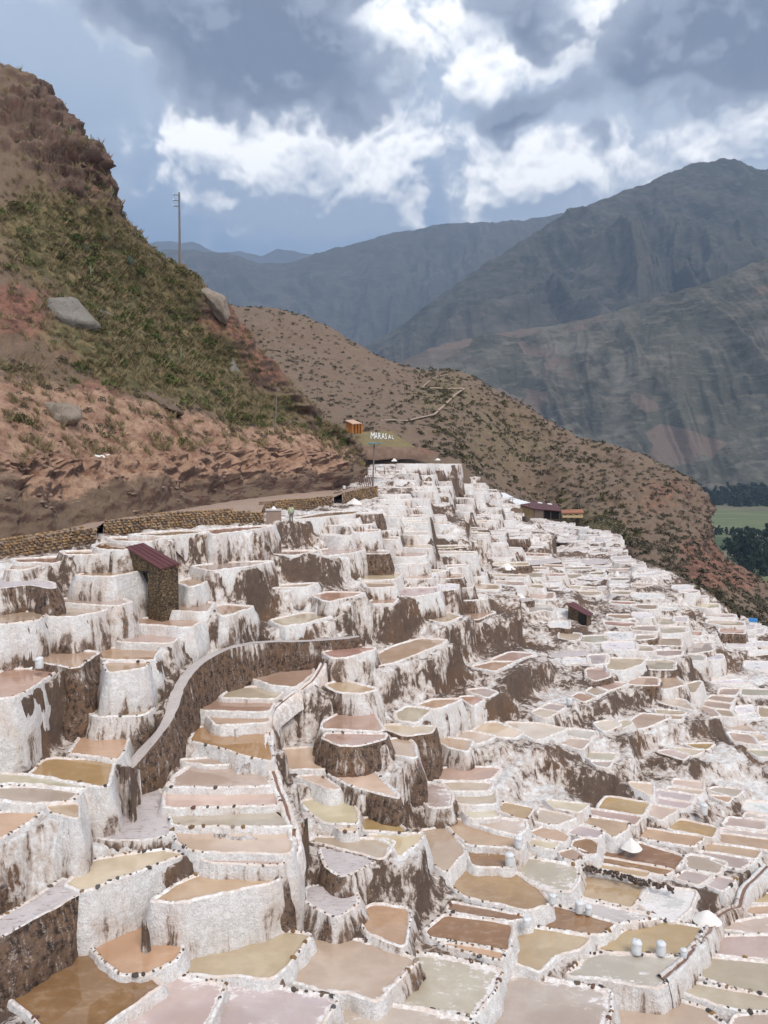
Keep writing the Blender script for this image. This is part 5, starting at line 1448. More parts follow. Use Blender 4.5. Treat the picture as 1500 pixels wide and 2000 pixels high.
# blue-roofed booth at the far lower edge of the ponds
g = hit(1470, 1222); o3 = np.array(tuple(g)); Yb = g[1]
root = thing('blue_booth', 'tiny booth with a bright blue roof at the lower edge of the ponds', 'booth', tuple(o3))
r4 = [at_y(1462, 1209, Yb), at_y(1478, 1210.5, Yb), at_y(1480, 1208, Yb + 1.3), at_y(1464, 1206.5, Yb + 1.3)]
slab_roof(r4, .3, 'roof', 'blue_sheet', root, o3); prism(r4, o3[2] - .6, 'walls', 'white_sheet', root, o3, .15)

# ------------------------------------------------------------------ white lettering laid on the turf slope
q = [at_y(692, 843, 168), at_y(765, 843, 168), at_y(812, 874, 158.5), at_y(700, 871, 158.5)]
NT_ = 16; V = []
for i in range(NT_):
    for j in range(NT_):
        u, v_ = i / 15, j / 15; V.append((q[0] * (1 - u) + q[1] * u) * (1 - v_) + (q[3] * (1 - u) + q[2] * u) * v_)
V = np.array(V); V[:, 2] += fbm(V * .5, 3, 2) * .12; V = np.concatenate([V, V - [0, 0, 2.5]])
turf = link('turf_slope', new_mesh('turf_slope', V[:256], grid_faces(16, 16), 'turf'))
plain('red_cut', (0.19, 0.12, 0.088), .95, .6, .8, bump=.9)
fe = V[:256].reshape(16, 16, 3)[:, 15]; lo = at_y(np.linspace(700, 842, 16), np.linspace(897, 897, 16), 156.5); cutv = np.stack([fe * (1 - k) + lo * k + np.array([0, -.5 * math.sin(k * 3), 0]) + fbm((fe * (1 - k) + lo * k) * .7, 3, 4)[:, None] * .35 * min(1, k * 4) for k in np.linspace(0, 1, 9)], 0).reshape(-1, 3)
tag(link('earth_cut', new_mesh('earth_cut', cutv, grid_faces(16, 9), 'red_cut')), kind='structure'); tag(turf, kind='structure')
Pn = lambda px, py: at_y(px, py, 168 + (py - 843) / 28.5 * -9.4)
root = thing('slope_lettering', 'white lettering MARASAL laid out on the turf slope below the orange hut', 'lettering', tuple(Pn(745, 858)))
o3 = Pn(745, 858)
up = (Pn(745, 846) - Pn(745, 858)); up = Vector(up).normalized()
for k, (ch, x0, x1, yb, yt) in enumerate([('M', 723, 731.5, 858.5, 846), ('A', 731.5, 738, 858.7, 846.5), ('R', 738, 745, 859, 847), ('A', 745, 751.5, 859, 847.5), ('S', 751.5, 758, 859, 848.5), ('A', 758, 764.5, 859, 850.5), ('L', 765, 771, 859, 852)]):
    cu = bpy.data.curves.new('letter', 'FONT'); cu.body = ch; cu.extrude = .06; cu.offset = -.005; cu.resolution_u = 4
    tmp = bpy.data.objects.new('letter_outline', cu); me = bpy.data.meshes.new_from_object(tmp); bpy.data.objects.remove(tmp); bpy.data.curves.remove(cu)
    o = link('letter', me, root)
    if not me.materials: me.materials.append(MATS['white_paint'])
    p = Vector(Pn(x0, yb)); w = (Vector(Pn(x1, yb)) - p).length; h = (Vector(Pn(x0, yt)) - p).length
    right = (Vector(Pn(x1, yb)) - p).normalized(); nrm_ = right.cross(up).normalized()
    from mathutils import Matrix
    M = Matrix((right, nrm_.cross(right), nrm_)).transposed()
    o.rotation_euler = M.to_euler(); o.location = p - Vector(o3) + nrm_ * .16; o.scale = (w / .72, h / .70, 1)

# ------------------------------------------------------------------ poles
def pole(base, top, r, label, arms=0, cap=False, rx=None):
    root = thing('utility_pole' if not cap else 'lamp_pole', label, 'pole', tuple(base)); b = Vector(base)
    m = MB(); m.tube((0, 0, -.6), Vector(top) - b, r, r * .65, 10); m.build('shaft', 'pole_wood', root)
    H = Vector(top) - b
    for k in range(arms):
        z = H * (1 - .035 - .075 * k); m = MB(); m.tube(z + Vector((-.95, 0, .05)), z + Vector((.08, 0, 0)), .055, n=6); m.build('cross_arm', 'pole_wood', root)
        m = MB(); m.tube(z + Vector((-.88, 0, .05)), z + Vector((-.88, 0, .3)), .06, .04, 6); m.build('insulator', 'white_paint', root)
    if cap:
        m = MB(); w = 1.0
        m.slab([H + Vector(p) for p in ((-w, -w * .8, .0), (w, -w * .8, .0), (w, w * .8, .12), (-w, w * .8, .12))], .10); m.build('canopy', 'teal_paint', root)
        for sx in (-1, 1):
            m = MB(); m.tube(H * .92, H + Vector((sx * w * .8, -.3, -.08)), .035, n=6); m.build('brace', 'pole_wood', root)
b0 = on_steep(352, 530); Yp = 116; pole(at_y(351.5, 522, Yp), at_y(350, 376, Yp), .19, 'tall bare utility pole standing against the sky on the ridge', 3)
b0 = on_steep(537, 838); pole(b0, at_y(541, 757, b0[1]), .10, 'thin weathered pole on the scrubby flank of the steep hill')
b0 = on_mid(621, 782); pole(b0, at_y(621, 746, b0[1]), .12, 'short thin pole on the brown hillside behind the steep hill')
pole(at_y(728, 945, 112), at_y(731, 866, 112), .13, 'wooden lamp pole with a small teal canopy at the head of the terraces', 0, True)
b0 = on_mid(1128, 992); pole(b0, at_y(1126.5, 972, b0[1] - 1), .13, 'thin pole behind the tiled hut, one of two, nearer the long building')
pole(Vector(b0) + Vector((.6, 0, -.2)), at_y(1131, 973, b0[1] - 1), .13, 'thin pole behind the tiled hut, one of two, farther from the long building')
b0 = on_mid(1018, 970); pole(b0, at_y(1018, 952, b0[1] - 1), .12, 'lone thin pole behind the white sheet shelters')
g = at_y(742, 922, 113)
root = thing('market_table', 'teal table under the lamp pole at the head of the terraces', 'table', tuple(g))
m = MB(); m.box((0, 0, .75), (1.5, .8, .08)); m.build('table_top', 'teal_paint', root)
for sx in (-.65, .65):
    for sy in (-.3, .3): m = MB(); m.box((sx, sy, .3), (.08, .08, .85)); m.build('leg', 'timber', root)
g = at_y(712, 944, 109); root = thing('wooden_railing', 'dark red wooden railing of leaning slats at the foot of the steep hill', 'railing', tuple(g))
for k in range(7): m = MB(); m.tube((-.6 + k * .3, k * .25, -.5), (-.95 + k * .3, k * .25, 1.2), .045, n=6); m.build('slat', 'maroon_roof', root)

# ------------------------------------------------------------------ masonry block and salt heaps
g = hit(533, 1026); o3 = np.array(tuple(g)); s = g[1] / FPX
root = thing('masonry_block', 'pinkish masonry tank block with a small salt heap on top, beside the man', 'masonry block', tuple(o3))
m = MB(); m.box((0, .6, 12.0 * s - .4), (30 * s, 1.4, 24 * s + .8), .15, .97); m.build('body', 'masonry', root)
m = MB(); m.box((0, .6, 24.6 * s), (31.5 * s, 1.5, .12), .15); m.build('coping', 'crust_top', root)
def pond_z_at(px, py):
    d = [np.min(np.hypot(p['px'][:, 0] - px, p['px'][:, 1] - py)) if p['kind'] == 'pond' else 1e9 for p in ponds]; k = np.argsort(d)[:2]
    return max(ZA[k]) + .07
def heap(loc, w, h, label, mat='salt_heap', seed=0, drape=True):
    n, k = 22, 8; loc = Vector(loc); A_ = np.arange(n) * 2 * math.pi / n
    rv_ = 1 + .2 * np.array([vnoise(np.array([[math.cos(a) * 1.3 + seed, math.sin(a) * 1.3, .3]]), 5)[0] for a in A_])
    bx, by = np.cos(A_) * w / 2 * rv_, np.sin(A_) * w / 2 * rv_ * .85
    bz = np.full(n, -.1)
    if drape:
        g = terrain(np.column_stack([bx + loc.x, by + loc.y]), sink=.1)[0] - loc.z - .12; bz = np.clip(g, -.35, .1)
        for _ in range(2): bz = (np.roll(bz, 1) + 2 * bz + np.roll(bz, -1)) / 4
    V = []
    for j in range(k):
        f = j / (k - 1); sh = 1 - f * .96; zz_ = bz * (1 - f) ** 1.3 + h * .60 * f ** .95
        jit = h * .16 * fbm(np.column_stack([bx * sh * 4, by * sh * 4, np.full(n, f * 3 + seed)]), 3, 6) * (0 < j)
        V.append(np.column_stack([bx * sh, by * sh, zz_ + jit]))
    V = np.concatenate(V + [np.array([[0, 0, h * .605]])])
    F3 = np.array([[(k - 1) * n + i, (k - 1) * n + (i + 1) % n, k * n] for i in range(n)])
    o = link('salt_heap', new_mesh('salt_heap', V, [grid_faces(n, k, True), F3], mat), None, loc); tag(o, label, 'salt heap', 'heaps of gathered salt'); return o
blk_top = Vector(o3) + Vector((0, .55, 24.9 * s)); heap(blk_top, 18 * s, 11 * s, 'small white salt heap on top of the masonry block', seed=1, drape=False)
HEAPS = [(1382, 1786, 54, 17, 'large cream salt heap beside the white pond near the tall salt bank'), (1232, 1645, 44, 16, 'cream salt heap on a brown ledge above a brown pond'), (692, 985, 36, 20, 'bright white salt heap on the upper terrace by the short stone wall'),
         (941, 1179, 26, 12, 'small salt heap on the upper path, left of two above the bare brown bank'), (1017, 1167, 26, 12, 'small salt heap on the upper path, right of two above the bare brown bank'), (990, 1107, 34, 13, 'broad white salt heap among the ponds halfway to the long building'),
         (770, 900, 14, 9, 'tiny white salt heap on the topmost pond row'), (855, 898, 12, 6, 'tiny salt heap near the far end of the topmost pond row'), (760, 1040, 22, 9, 'flat white salt heap in a brown hollow below the upper terrace'),
         (1205, 1122, 14, 11, 'tiny pointed salt heap on the far white terraces'), (918, 1145, 20, 14, 'small salt heap among the far white walls')]
for k, (px, py, w, h, lab_) in enumerate(HEAPS):
    g = Vector(at_z(px, py, pond_z_at(px, py) - .02)) if py > 1250 else hit(px, py) if py > 905 else Vector(at_y(px, py, 150)); heap(g, w * g[1] / FPX * .95, h * g[1] / FPX * .95, lab_, seed=k + 3, drape=py > 905)
# the bank of clean salt seen between ponds at the right
# ------------------------------------------------------------------ sacks of salt
def sack_parts(seed, h=1.0, r=.30, full=True):
    n, k = 18, 10; V = []
    for j in range(k):
        f = j / (k - 1)
        rr_ = r * (.94 + .10 * math.sin(f * 3.0)) * (1 if f < .9 else .92)
        for i in range(n):
            a_ = 2 * math.pi * i / n; q_ = 1 + .07 * vnoise(np.array([[math.cos(a_) * 1.6 + seed, math.sin(a_) * 1.6, f * 3]]), 5)[0]
            V.append((math.cos(a_) * rr_ * q_, math.sin(a_) * rr_ * q_, f * h * .82))
    V.append((0, 0, -.0)); F = [grid_faces(n, k, True), np.array([[(i + 1) % n, i, n * k] for i in range(n)])]
    body = (np.array(V), F)
    V2 = []; k2 = 6
    for j in range(k2):
        f = j / (k2 - 1); rr_ = r * (1.06, 1.12, 1.0, .78, .5, .12)[j]; zz = h * (.74, .82, .92, .98, 1.02, 1.03)[j]
        for i in range(n):
            a_ = 2 * math.pi * i / n; q_ = 1 + .16 * vnoise(np.array([[math.cos(a_) * 2 + seed * 2, math.sin(a_) * 2, f * 2]]), 8)[0]
            V2.append((math.cos(a_) * rr_ * q_, math.sin(a_) * rr_ * q_, zz + .05 * h * vnoise(np.array([[math.cos(a_) * 2, math.sin(a_) * 2, f + seed]]), 9)[0]))
    return body, (np.array(V2), grid_faces(n, k2, True))
SACKS = [(1243, 1862, 33, 'upright white sack of salt, tallest of three on the rim by a mauve pond'), (1291, 1864, 31, 'white sack of salt, middle one of three on the rim by a mauve pond'), (1335, 1870, 22, 'slumped white sack of salt next to the tall salt bank, last of three'),
         (1131, 1782, 28, 'taller of a pair of white sacks on a rim behind a brown pond'), (1149, 1786, 22, 'shorter of a pair of white sacks on a rim behind a brown pond'), (1079, 1764, 22, 'white sack at the tip of the big brown pond'),
         (1012, 1655, 26, 'white sack at the end of a long tan pond under the streaked wall'), (995, 1690, 30, 'white sack at the corner of a square brown pond'), (1029, 1808, 20, 'round bulging white sack on dark stones between brown ponds'),
         (1374, 1590, 26, 'small white sack leaning on a white wall beside amber ponds'), (77, 1305, 26, 'lone white sack beside an orange-brown pond under tall white walls'), (1112, 1375, 14, 'tiny white sack beside the brown bank below the lean-to shed'), (672, 957, 8, 'tiny white sack on the path along the foot of the steep hill')]
for k, (px, py, hp, lab_) in enumerate(SACKS):
    z = pond_z_at(px, py) if py > 1200 else hit(px, py)[2]
    g = at_z(px, py, z) if py > 1200 else np.array(tuple(hit(px, py))); h = hp * g[1] / FPX * .86
    root = thing('salt_sack', lab_, 'sack', tuple(g), srnd.uniform(0, 6), 'white sacks of salt left on the pond rims')
    (bv, bf), (tv, tf) = sack_parts(k, h, h * (.34 if hp > 21 else .46)); link('body', new_mesh('body', bv, bf, 'sack_cloth'), root); link('mouth', new_mesh('mouth', tv, tf, 'sack_cloth'), root)
# ------------------------------------------------------------------ the man on the upper terrace, seen from behind
def skin_body(name, verts, edges, radii, mat, parent, root_i=0, sub=2):
    me = bpy.data.meshes.new(name); me.from_pydata(verts, edges, []); o = bpy.data.objects.new(name, me); COL.objects.link(o)
    md = o.modifiers.new('skin', 'SKIN'); md.use_smooth_shade = True
    for k, r_ in enumerate(radii): me.skin_vertices[0].data[k].radius = (r_ if isinstance(r_, tuple) else (r_, r_))
    for k in range(len(verts)): me.skin_vertices[0].data[k].use_root = (k == root_i)
    o.modifiers.new('sub', 'SUBSURF').levels = sub
    dg = bpy.context.evaluated_depsgraph_get(); m2 = bpy.data.meshes.new_from_object(o.evaluated_get(dg)); bpy.data.objects.remove(o)
    m2.materials.clear(); m2.materials.append(MATS[mat]); m2.polygons.foreach_set('use_smooth', [True] * len(m2.polygons))
    return link(name, m2, parent)
def man():
    g = hit(570, 1022); base = at_y(569, 1021.5, g[1]); root = thing('person', 'person in a pale green shirt and grey trousers walking away along the upper terrace', 'person', tuple(base), .25)
    J = dict(pel=(0, 0, .93), wai=(0, .01, 1.06), che=(0, .02, 1.28), nec=(0, .03, 1.45), hea=(0, .06, 1.58), top=(0, .05, 1.68),
             shl=(-.17, .02, 1.38), ell=(-.24, -.04, 1.12), wrl=(-.25, .06, .89), hnl=(-.25, .10, .80), shr=(.17, .02, 1.38), elr=(.24, .0, 1.11), wrr=(.24, .12, .90), hnr=(.235, .17, .82),
             hil=(-.09, 0, .90), knl=(-.10, .10, .50), anl=(-.10, .02, .09), tol=(-.11, .17, .04), hir=(.09, 0, .90), knr=(.10, .02, .49), anr=(.10, -.14, .10), tor=(.11, .0, .04))
    E = [('pel', 'wai'), ('wai', 'che'), ('che', 'nec'), ('nec', 'hea'), ('hea', 'top'), ('che', 'shl'), ('shl', 'ell'), ('ell', 'wrl'), ('wrl', 'hnl'), ('che', 'shr'), ('shr', 'elr'), ('elr', 'wrr'), ('wrr', 'hnr'), ('pel', 'hil'), ('hil', 'knl'), ('knl', 'anl'), ('anl', 'tol'), ('pel', 'hir'), ('hir', 'knr'), ('knr', 'anr'), ('anr', 'tor')]
    Rr = dict(pel=(.14, .10), wai=(.13, .095), che=(.15, .105), nec=.055, hea=.10, top=.07, shl=.065, ell=.045, wrl=.033, hnl=.03, shr=.065, elr=.045, wrr=.033, hnr=.03, hil=.085, knl=.058, anl=.04, tol=.035, hir=.085, knr=.058, anr=.04, tor=.035)
    def sub(names, grow):
        names = list(names); ix = {n: k for k, n in enumerate(names)}
        return [J[n] for n in names], [(ix[a], ix[b]) for a, b in E if a in ix and b in ix], [tuple(x + grow for x in (Rr[n] if isinstance(Rr[n], tuple) else (Rr[n], Rr[n]))) for n in names]
    skin_body('body', *sub(J.keys(), 0), 'skin', root)
    skin_body('shirt', *sub(['wai', 'che', 'shl', 'ell', 'wrl', 'shr', 'elr', 'wrr', 'pel'], .025), 'shirt', root)
    skin_body('trousers', *sub(['pel', 'hil', 'knl', 'anl', 'hir', 'knr', 'anr'], .024), 'trousers', root)
    m = MB(); c = Vector(J['hea'])
    V, F = [], []
    n = 12
    for j in range(5):
        th = j / 4 * 1.75
        for i in range(n): a_ = 2 * math.pi * i / n; V.append((c.x + .108 * math.sin(th) * math.cos(a_), c.y - .01 + .118 * math.sin(th) * math.sin(a_), c.z + .03 + .118 * math.cos(th)))
    link('hair', new_mesh('hair', np.array(V), grid_faces(n, 5, True), 'hair'), root)
    for s_ in (-1, 1): m = MB(); m.box((s_ * .105, c.y, c.z - .01), (.025, .05, .07)); m.build('ear', 'skin', root)
    for s_, k in ((-1, 'hnl'), (1, 'hnr')):
        for f_ in range(5):
            p = Vector(J[k]); q = p + Vector((s_ * (.012 if f_ == 4 else 0), .03 * (f_ - 1.5) * (.6 if f_ < 4 else 1.2), -.085 if f_ < 4 else -.05)); mm = MB(); mm.tube(p, q, .011, .008, 6); mm.build('finger', 'skin', root)
man()

# ------------------------------------------------------------------ scrub, grass and rubble on the hills
def clump(rnd, n, r, flat=.7, leaf=.1):
    """a leafy clump: n little bent leaves through the volume of a flattened dome, some at its edge"""
    V = []; F = []
    for _ in range(n):
        a_ = rnd.uniform(0, 2 * math.pi); u = rnd.uniform(-.1, 1); rad = r * (rnd.random() ** .4) * math.sqrt(max(0, 1 - u * u * .9)); z = r * flat * u * rnd.uniform(.6, 1.1)
        c = np.array([math.cos(a_) * rad, math.sin(a_) * rad, z + r * .12]); d1 = np.array([rnd.gauss(0, 1), rnd.gauss(0, 1), rnd.gauss(.4, .8)]); d1 /= np.linalg.norm(d1) + 1e-6
        d2 = np.cross(d1, [rnd.gauss(0, 1), rnd.gauss(0, 1), rnd.gauss(0, 1)]); d2 /= np.linalg.norm(d2) + 1e-6; l = leaf * rnd.uniform(.6, 1.4)
        k = len(V); V += [c - d1 * l, c + d2 * l * .5, c + d1 * l, c - d2 * l * .5]; F.append((k, k + 1, k + 2, k + 3))
    return np.array(V), np.array(F)
def scatter(name, protos, places, mat, label, cat):
    """one mass of clumps: places (x, y, z, size)"""
    Vs, Fs, o_ = [], [], 0
    for k, (x, y, z, s_) in enumerate(places):
        V, F = protos[k % len(protos)]; a_ = k * 2.399; ca, sa = math.cos(a_), math.sin(a_)
        W = np.stack([V[:, 0] * ca - V[:, 1] * sa, V[:, 0] * sa + V[:, 1] * ca, V[:, 2]], 1) * s_ + np.array([x, y, z]); Vs.append(W); Fs.append(F + o_); o_ += len(W)
    o = link(name, new_mesh(name, np.concatenate(Vs), np.concatenate(Fs), mat, False)); return tag(o, label, cat, kind='stuff')
rv = random.Random(3)
shr = [clump(rv, 95, 1.0, .75, .16) for _ in range(6)]
shr_far = [clump(rv, 26, 1.0, .7, .30) for _ in range(6)]
tuft = []
for k in range(5):
    V, F = [], []
    for _ in range(16):
        a_ = rv.uniform(0, 6.28); b_ = np.array([rv.gauss(0, .12), rv.gauss(0, .12), 0]); d = np.array([math.cos(a_) * .45, math.sin(a_) * .45, 1.0]) * rv.uniform(.6, 1.1); w = np.array([-math.sin(a_), math.cos(a_), 0]) * .035
        q = len(V); V += [b_ - w, b_ + w, b_ + d * .6 + w * .7, b_ + d + np.array([d[0], d[1], 0]) * .4]; F.append((q, q + 1, q + 2, q + 3))
    tuft.append((np.array(V), np.array(F)))
# places on the steep hill, denser where the scrub is thick
def sample(S, PX, rows, n, dens, rnd, xr=(0, 1500)):
    out = []; tries = 0
    while len(out) < n and tries < n * 60:
        tries += 1; j = rnd.randrange(rows[0], rows[1]); i = rnd.randrange(0, S.shape[1]); q = PX[j, i]
        if xr[0] <= q[0] <= xr[1] and rnd.random() < dens[j, i]: out.append((*S[j, i], q[0], q[1]))
    return out
GREEN = [(60, 430, 90, 60, .7), (170, 470, 110, 80, .95), (90, 500, 90, 60, .55), (250, 560, 90, 70, .9), (300, 650, 90, 80, 1.0), (350, 730, 90, 60, .9), (200, 620, 120, 70, .6), (230, 720, 90, 60, .55), (360, 560, 60, 40, .7), (440, 700, 60, 60, .6), (480, 800, 70, 40, .8), (560, 800, 60, 40, .6), (60, 740, 60, 50, .4), (650, 850, 40, 30, .8), (60, 330, 60, 40, .3)]
GD = np.minimum(1, gauss(HILL_PX, GREEN)); GD2 = np.minimum(1, gauss(HILL_PX + np.array([0, 10.0]), GREEN))
def place(pts, lo, hi, rnd, sink=.1): return [(x, y, z - sink, rnd.uniform(lo, hi)) for x, y, z, _, _ in pts]
ra = random.Random(21)
p1 = sample(HILL_S, HILL_PX, (130, 320), 620, GD ** 2 * .9 + .02, ra)
scatter('green_scrub', shr, place([p for k, p in enumerate(p1) if k % 3], .35, .95, ra), 'leaf_olive', 'olive green scrub covering the steep hillside', 'scrub')
scatter('green_scrub', shr, place([p for k, p in enumerate(p1) if k % 3 == 0], .4, 1.15, ra), 'leaf_green', 'fresh green scrub growing among the olive scrub on the steep hillside', 'scrub')
p2 = sample(HILL_S, HILL_PX, (150, 330), 620, .16 + .25 * GD, ra)
scatter('grey_scrub', shr, place(p2, .22, .62, ra), 'leaf_grey', 'dull grey-brown scrub dotting the steep hillside', 'scrub')
p3 = sample(HILL_S, HILL_PX, (120, 330), 2600, .07 + .5 * GD2 ** 1.5, ra)
scatter('dry_grass', tuft, place(p3, .45, 1.05, ra, .05), 'leaf_dry', 'dry yellow grass tufts on the steep hillside', 'grass')
p4 = sample(MID_S, MID_PX, (52, 206), 4600, np.full(MID_PX.shape[:2], .55), ra, (430, 1520))
scatter('dark_scrub', shr_far, place(p4, .3, .95, ra), 'leaf_grey', 'small dark bushes speckling the brown hill behind the terraces', 'scrub')
p5 = sample(MID_S, MID_PX, (52, 206), 330, np.minimum(1, gauss(MID_PX, [(1000, 870, 120, 60, .6), (860, 760, 60, 40, .6), (1100, 1010, 90, 40, .9), (1190, 1040, 60, 30, 1.0), (950, 800, 90, 50, .5), (1130, 900, 90, 60, .6)])), ra, (430, 1520))
scatter('green_scrub', shr_far, place(p5, .6, 1.5, ra), 'leaf_olive', 'larger olive bushes on the brown hill behind the terraces', 'scrub')
# rubble
ico = []
for me in STONES[:4]:
    V = np.empty(len(me.vertices) * 3, np.float32); me.vertices.foreach_get('co', V); F = np.array([tuple(p.vertices) for p in me.polygons]); ico.append((V.reshape(-1, 3) * np.array([1.2, .9, .55]), F))
rb = sample(HILL_S, HILL_PX, (55, 200), 380, np.minimum(1, gauss(HILL_PX, [(60, 960, 110, 60, 1.0), (300, 960, 160, 30, .5), (170, 745, 60, 25, 1.6), (60, 860, 60, 30, .5), (430, 790, 50, 20, 1.0), (520, 930, 120, 30, .5)]) + .03), ra)
def rubble_mat(t):
    p = t.pos(); a = t.noise(p, .8, 5, .7); f = t.noise(p, 9, 4)
    return {'Base Color': t.mix(a, (0.12, 0.075, 0.055), (0.36, 0.25, 0.19)), 'Roughness': .9, 'Normal': t.bump(f, .6, .05)}
material('rubble', rubble_mat)
scatter('rubble', ico, [(x, y, z - .03, ra.choice((.15, .2, .26, .35, .6))) for x, y, z, _, _ in rb], 'rubble', 'loose reddish rubble and broken rock on the dug bank of the steep hill', 'rubble')

# single boulders
def boulder_mat(name, c1, c2):
    def f(t):
        p = t.pos(); a = t.noise(p, .9, 6, .68); b = t.noise(p, 4, 6, .7)
        c = t.mix(a, c1, c2); c = t.mix(t.ss(b, .56, .7), c, tuple(x * .4 for x in c1))
        return {'Base Color': c, 'Roughness': .9, 'Normal': t.bump(t.m('ADD', a, b), .9, .25)}
    material(name, f)
boulder_mat('rock_grey', (0.13, 0.115, 0.10), (0.36, 0.325, 0.28)); boulder_mat('rock_brown', (0.10, 0.065, 0.048), (0.24, 0.165, 0.12)); boulder_mat('rock_pale', (0.20, 0.155, 0.12), (0.42, 0.35, 0.28))
def boulder(px, py, w, h, tilt, mat, label, seed, surf=on_steep):
    import bmesh
    c = surf(px, py); s_ = c[1] / FPX
    bm = bmesh.new(); bmesh.ops.create_icosphere(bm, subdivisions=4, radius=1)
    V = np.array([v.co[:] for v in bm.verts]); d = np.ones(len(V))
    rb_ = np.random.default_rng(seed + 5)
    for _ in range(16):                                  # flat broken faces
        nn_ = rb_.normal(size=3); nn_ /= np.linalg.norm(nn_); dist = rb_.uniform(.5, .78); dt = V @ nn_; d = np.where(dt > 1e-3, np.minimum(d, dist / np.maximum(dt, 1e-3)), d)
    d = d * (1 + .14 * fbm(V * 1.6 + seed * 7, 4, seed) + .13 * ridged(V * 2.3 + seed, 4, seed + 2) + .06 * ridged(V * 6, 3, seed + 9)) * 1.5
    V = V * d[:, None] * np.array([w * s_ / 2, w * s_ / 3, h * s_ / 2]); ct, st_ = math.cos(tilt), math.sin(tilt); V = np.stack([V[:, 0] * ct + V[:, 2] * st_, V[:, 1], -V[:, 0] * st_ + V[:, 2] * ct], 1)
    F = np.array([[v.index for v in f.verts] for f in bm.faces]); bm.free()
    o = link('boulder', new_mesh('boulder', V, F, mat, True), None, c + Vector((0, .4, -.12 * h * s_))); return tag(o, label, 'boulder')
boulder(128, 605, 100, 72, .62, 'rock_grey', 'large pale grey boulder lying in the scrub of the steep hill', 1)
boulder(412, 585, 62, 34, .85, 'rock_pale', 'pale overhanging slab on the ridge above the red earth scar', 2)
boulder(312, 785, 66, 26, .5, 'rock_brown', 'brown leaning rock slab in the scrub above the trail', 3)
boulder(455, 725, 20, 44, -.25, 'rock_grey', 'small upright grey rock on the scrubby flank', 4)
boulder(110, 815, 60, 44, .3, 'rock_pale', 'pale block of rock at the upper edge of the bare bank', 5)
boulder(662, 975, 40, 34, .35, 'rock_brown', 'dark brown rock at the end of the stone wall, beside the white salt heap', 6, hit)
boulder(205, 612, 26, 14, .2, 'rock_grey', 'small flat grey rock beside the large pale boulder', 7)
for k, (px, py, w, lab_) in enumerate([(186, 905, 14, 'whitish stone on the bare bank, leftmost of three'), (198, 908, 12, 'whitish stone on the bare bank, middle of three'), (174, 902, 11, 'whitish stone on the bare bank, smallest of three')]): boulder(px, py, w, w * .7, .1, 'white_paint', lab_, 11 + k)

# single shrubs, agaves and cacti that stand out
SHR = [(30, 415, 2.3, 'broad dark green shrub at the photograph edge below the red crag'), (115, 505, 2.6, 'rounded dark shrub in the middle of the grassy upper slope'), (150, 470, 2.0, 'bright green shrub above the rounded dark shrub'), (285, 640, 2.8, 'largest bright green shrub on the flank, below the agave'), (350, 535, 2.4, 'dark shrub at the foot of the tall utility pole'),
       (385, 745, 2.2, 'dark green shrub above the bend of the trail'), (480, 815, 2.4, 'rounded shrub at the end of the trail near the thin pole'), (40, 830, 2.0, 'dry grey shrub on top of the bare bank'), (205, 420, 1.5, 'small shrub on the ledge under the red crag'), (640, 850, 2.2, 'green shrub at the narrow end of the steep hill')]
stem_r = random.Random(8)
for k, (px, py, sz, lab_) in enumerate(SHR):
    c = on_steep(px, py); root = thing('shrub', lab_, 'shrub', tuple(c - Vector((0, 0, .15))), 0, 'shrubs standing out on the steep hill')
    V, F = clump(stem_r, 420, sz * .5, .8, .13); link('foliage', new_mesh('foliage', V, F, 'leaf_green' if k in (2, 3, 5, 9) else 'leaf_olive', False), root)
    for _ in range(4):
        m = MB(); a_ = stem_r.uniform(0, 6.28); m.tube((0, 0, -.2), (math.cos(a_) * sz * .25, math.sin(a_) * sz * .25, sz * .35), .04, .015, 5); m.build('stem', 'bark', root)
for px, py, sz, lab_ in [(252, 518, 1.5, 'pale blue-green agave rosette in the upper scrub'), (172, 490, 1.3, 'dark agave rosette beside the bright green shrub'), (205, 470, .9, 'small agave rosette under the ledge')]:
    c = on_steep(px, py); root = thing('agave', lab_, 'agave', tuple(c))
    for k in range(16):
        a_ = k * 2.4; el_ = .35 + .9 * (k / 16); d = Vector((math.cos(a_) * math.cos(el_), math.sin(a_) * math.cos(el_), math.sin(el_))); w = Vector((-math.sin(a_), math.cos(a_), 0)) * .075 * sz; up_ = Vector((0, 0, .04 * sz))
        m = MB(); m.add([w * -.7, w * .7, d * .5 * sz + w, d * sz, d * .5 * sz - w, d * .45 * sz - up_], [(0, 1, 2, 5), (0, 5, 4), (5, 2, 3), (5, 3, 4)]); m.build('leaf', 'agave_leaf', root)
for px, py, h, lab_ in [(151, 248, 1.3, 'thin cactus column on the skyline of the red crag, upper of two'), (177, 283, 1.2, 'thin cactus column on the skyline of the red crag, lower of two'), (211, 392, 1.6, 'cactus column on the skyline ledge below the crag'), (352, 718, 2.4, 'tall cactus column in the scrub above the trail'), (176, 545, 1.6, 'cactus column in the grassy scrub near the large boulder')]:
    c = on_steep(px, py); root = thing('cactus', lab_, 'cactus', tuple(c)); m = MB(); m.tube((0, 0, -.3), (.05, 0, h), .10, .07, 10); m.build('column', 'cactus_skin', root, True); m = MB(); m.tube((0, 0, h * .3), (.28, .05, h * .42), .06, n=8); m.tube((.28, .05, h * .42), (.3, .05, h * .75), .06, .05, 8); m.build('arm', 'cactus_skin', root, True)

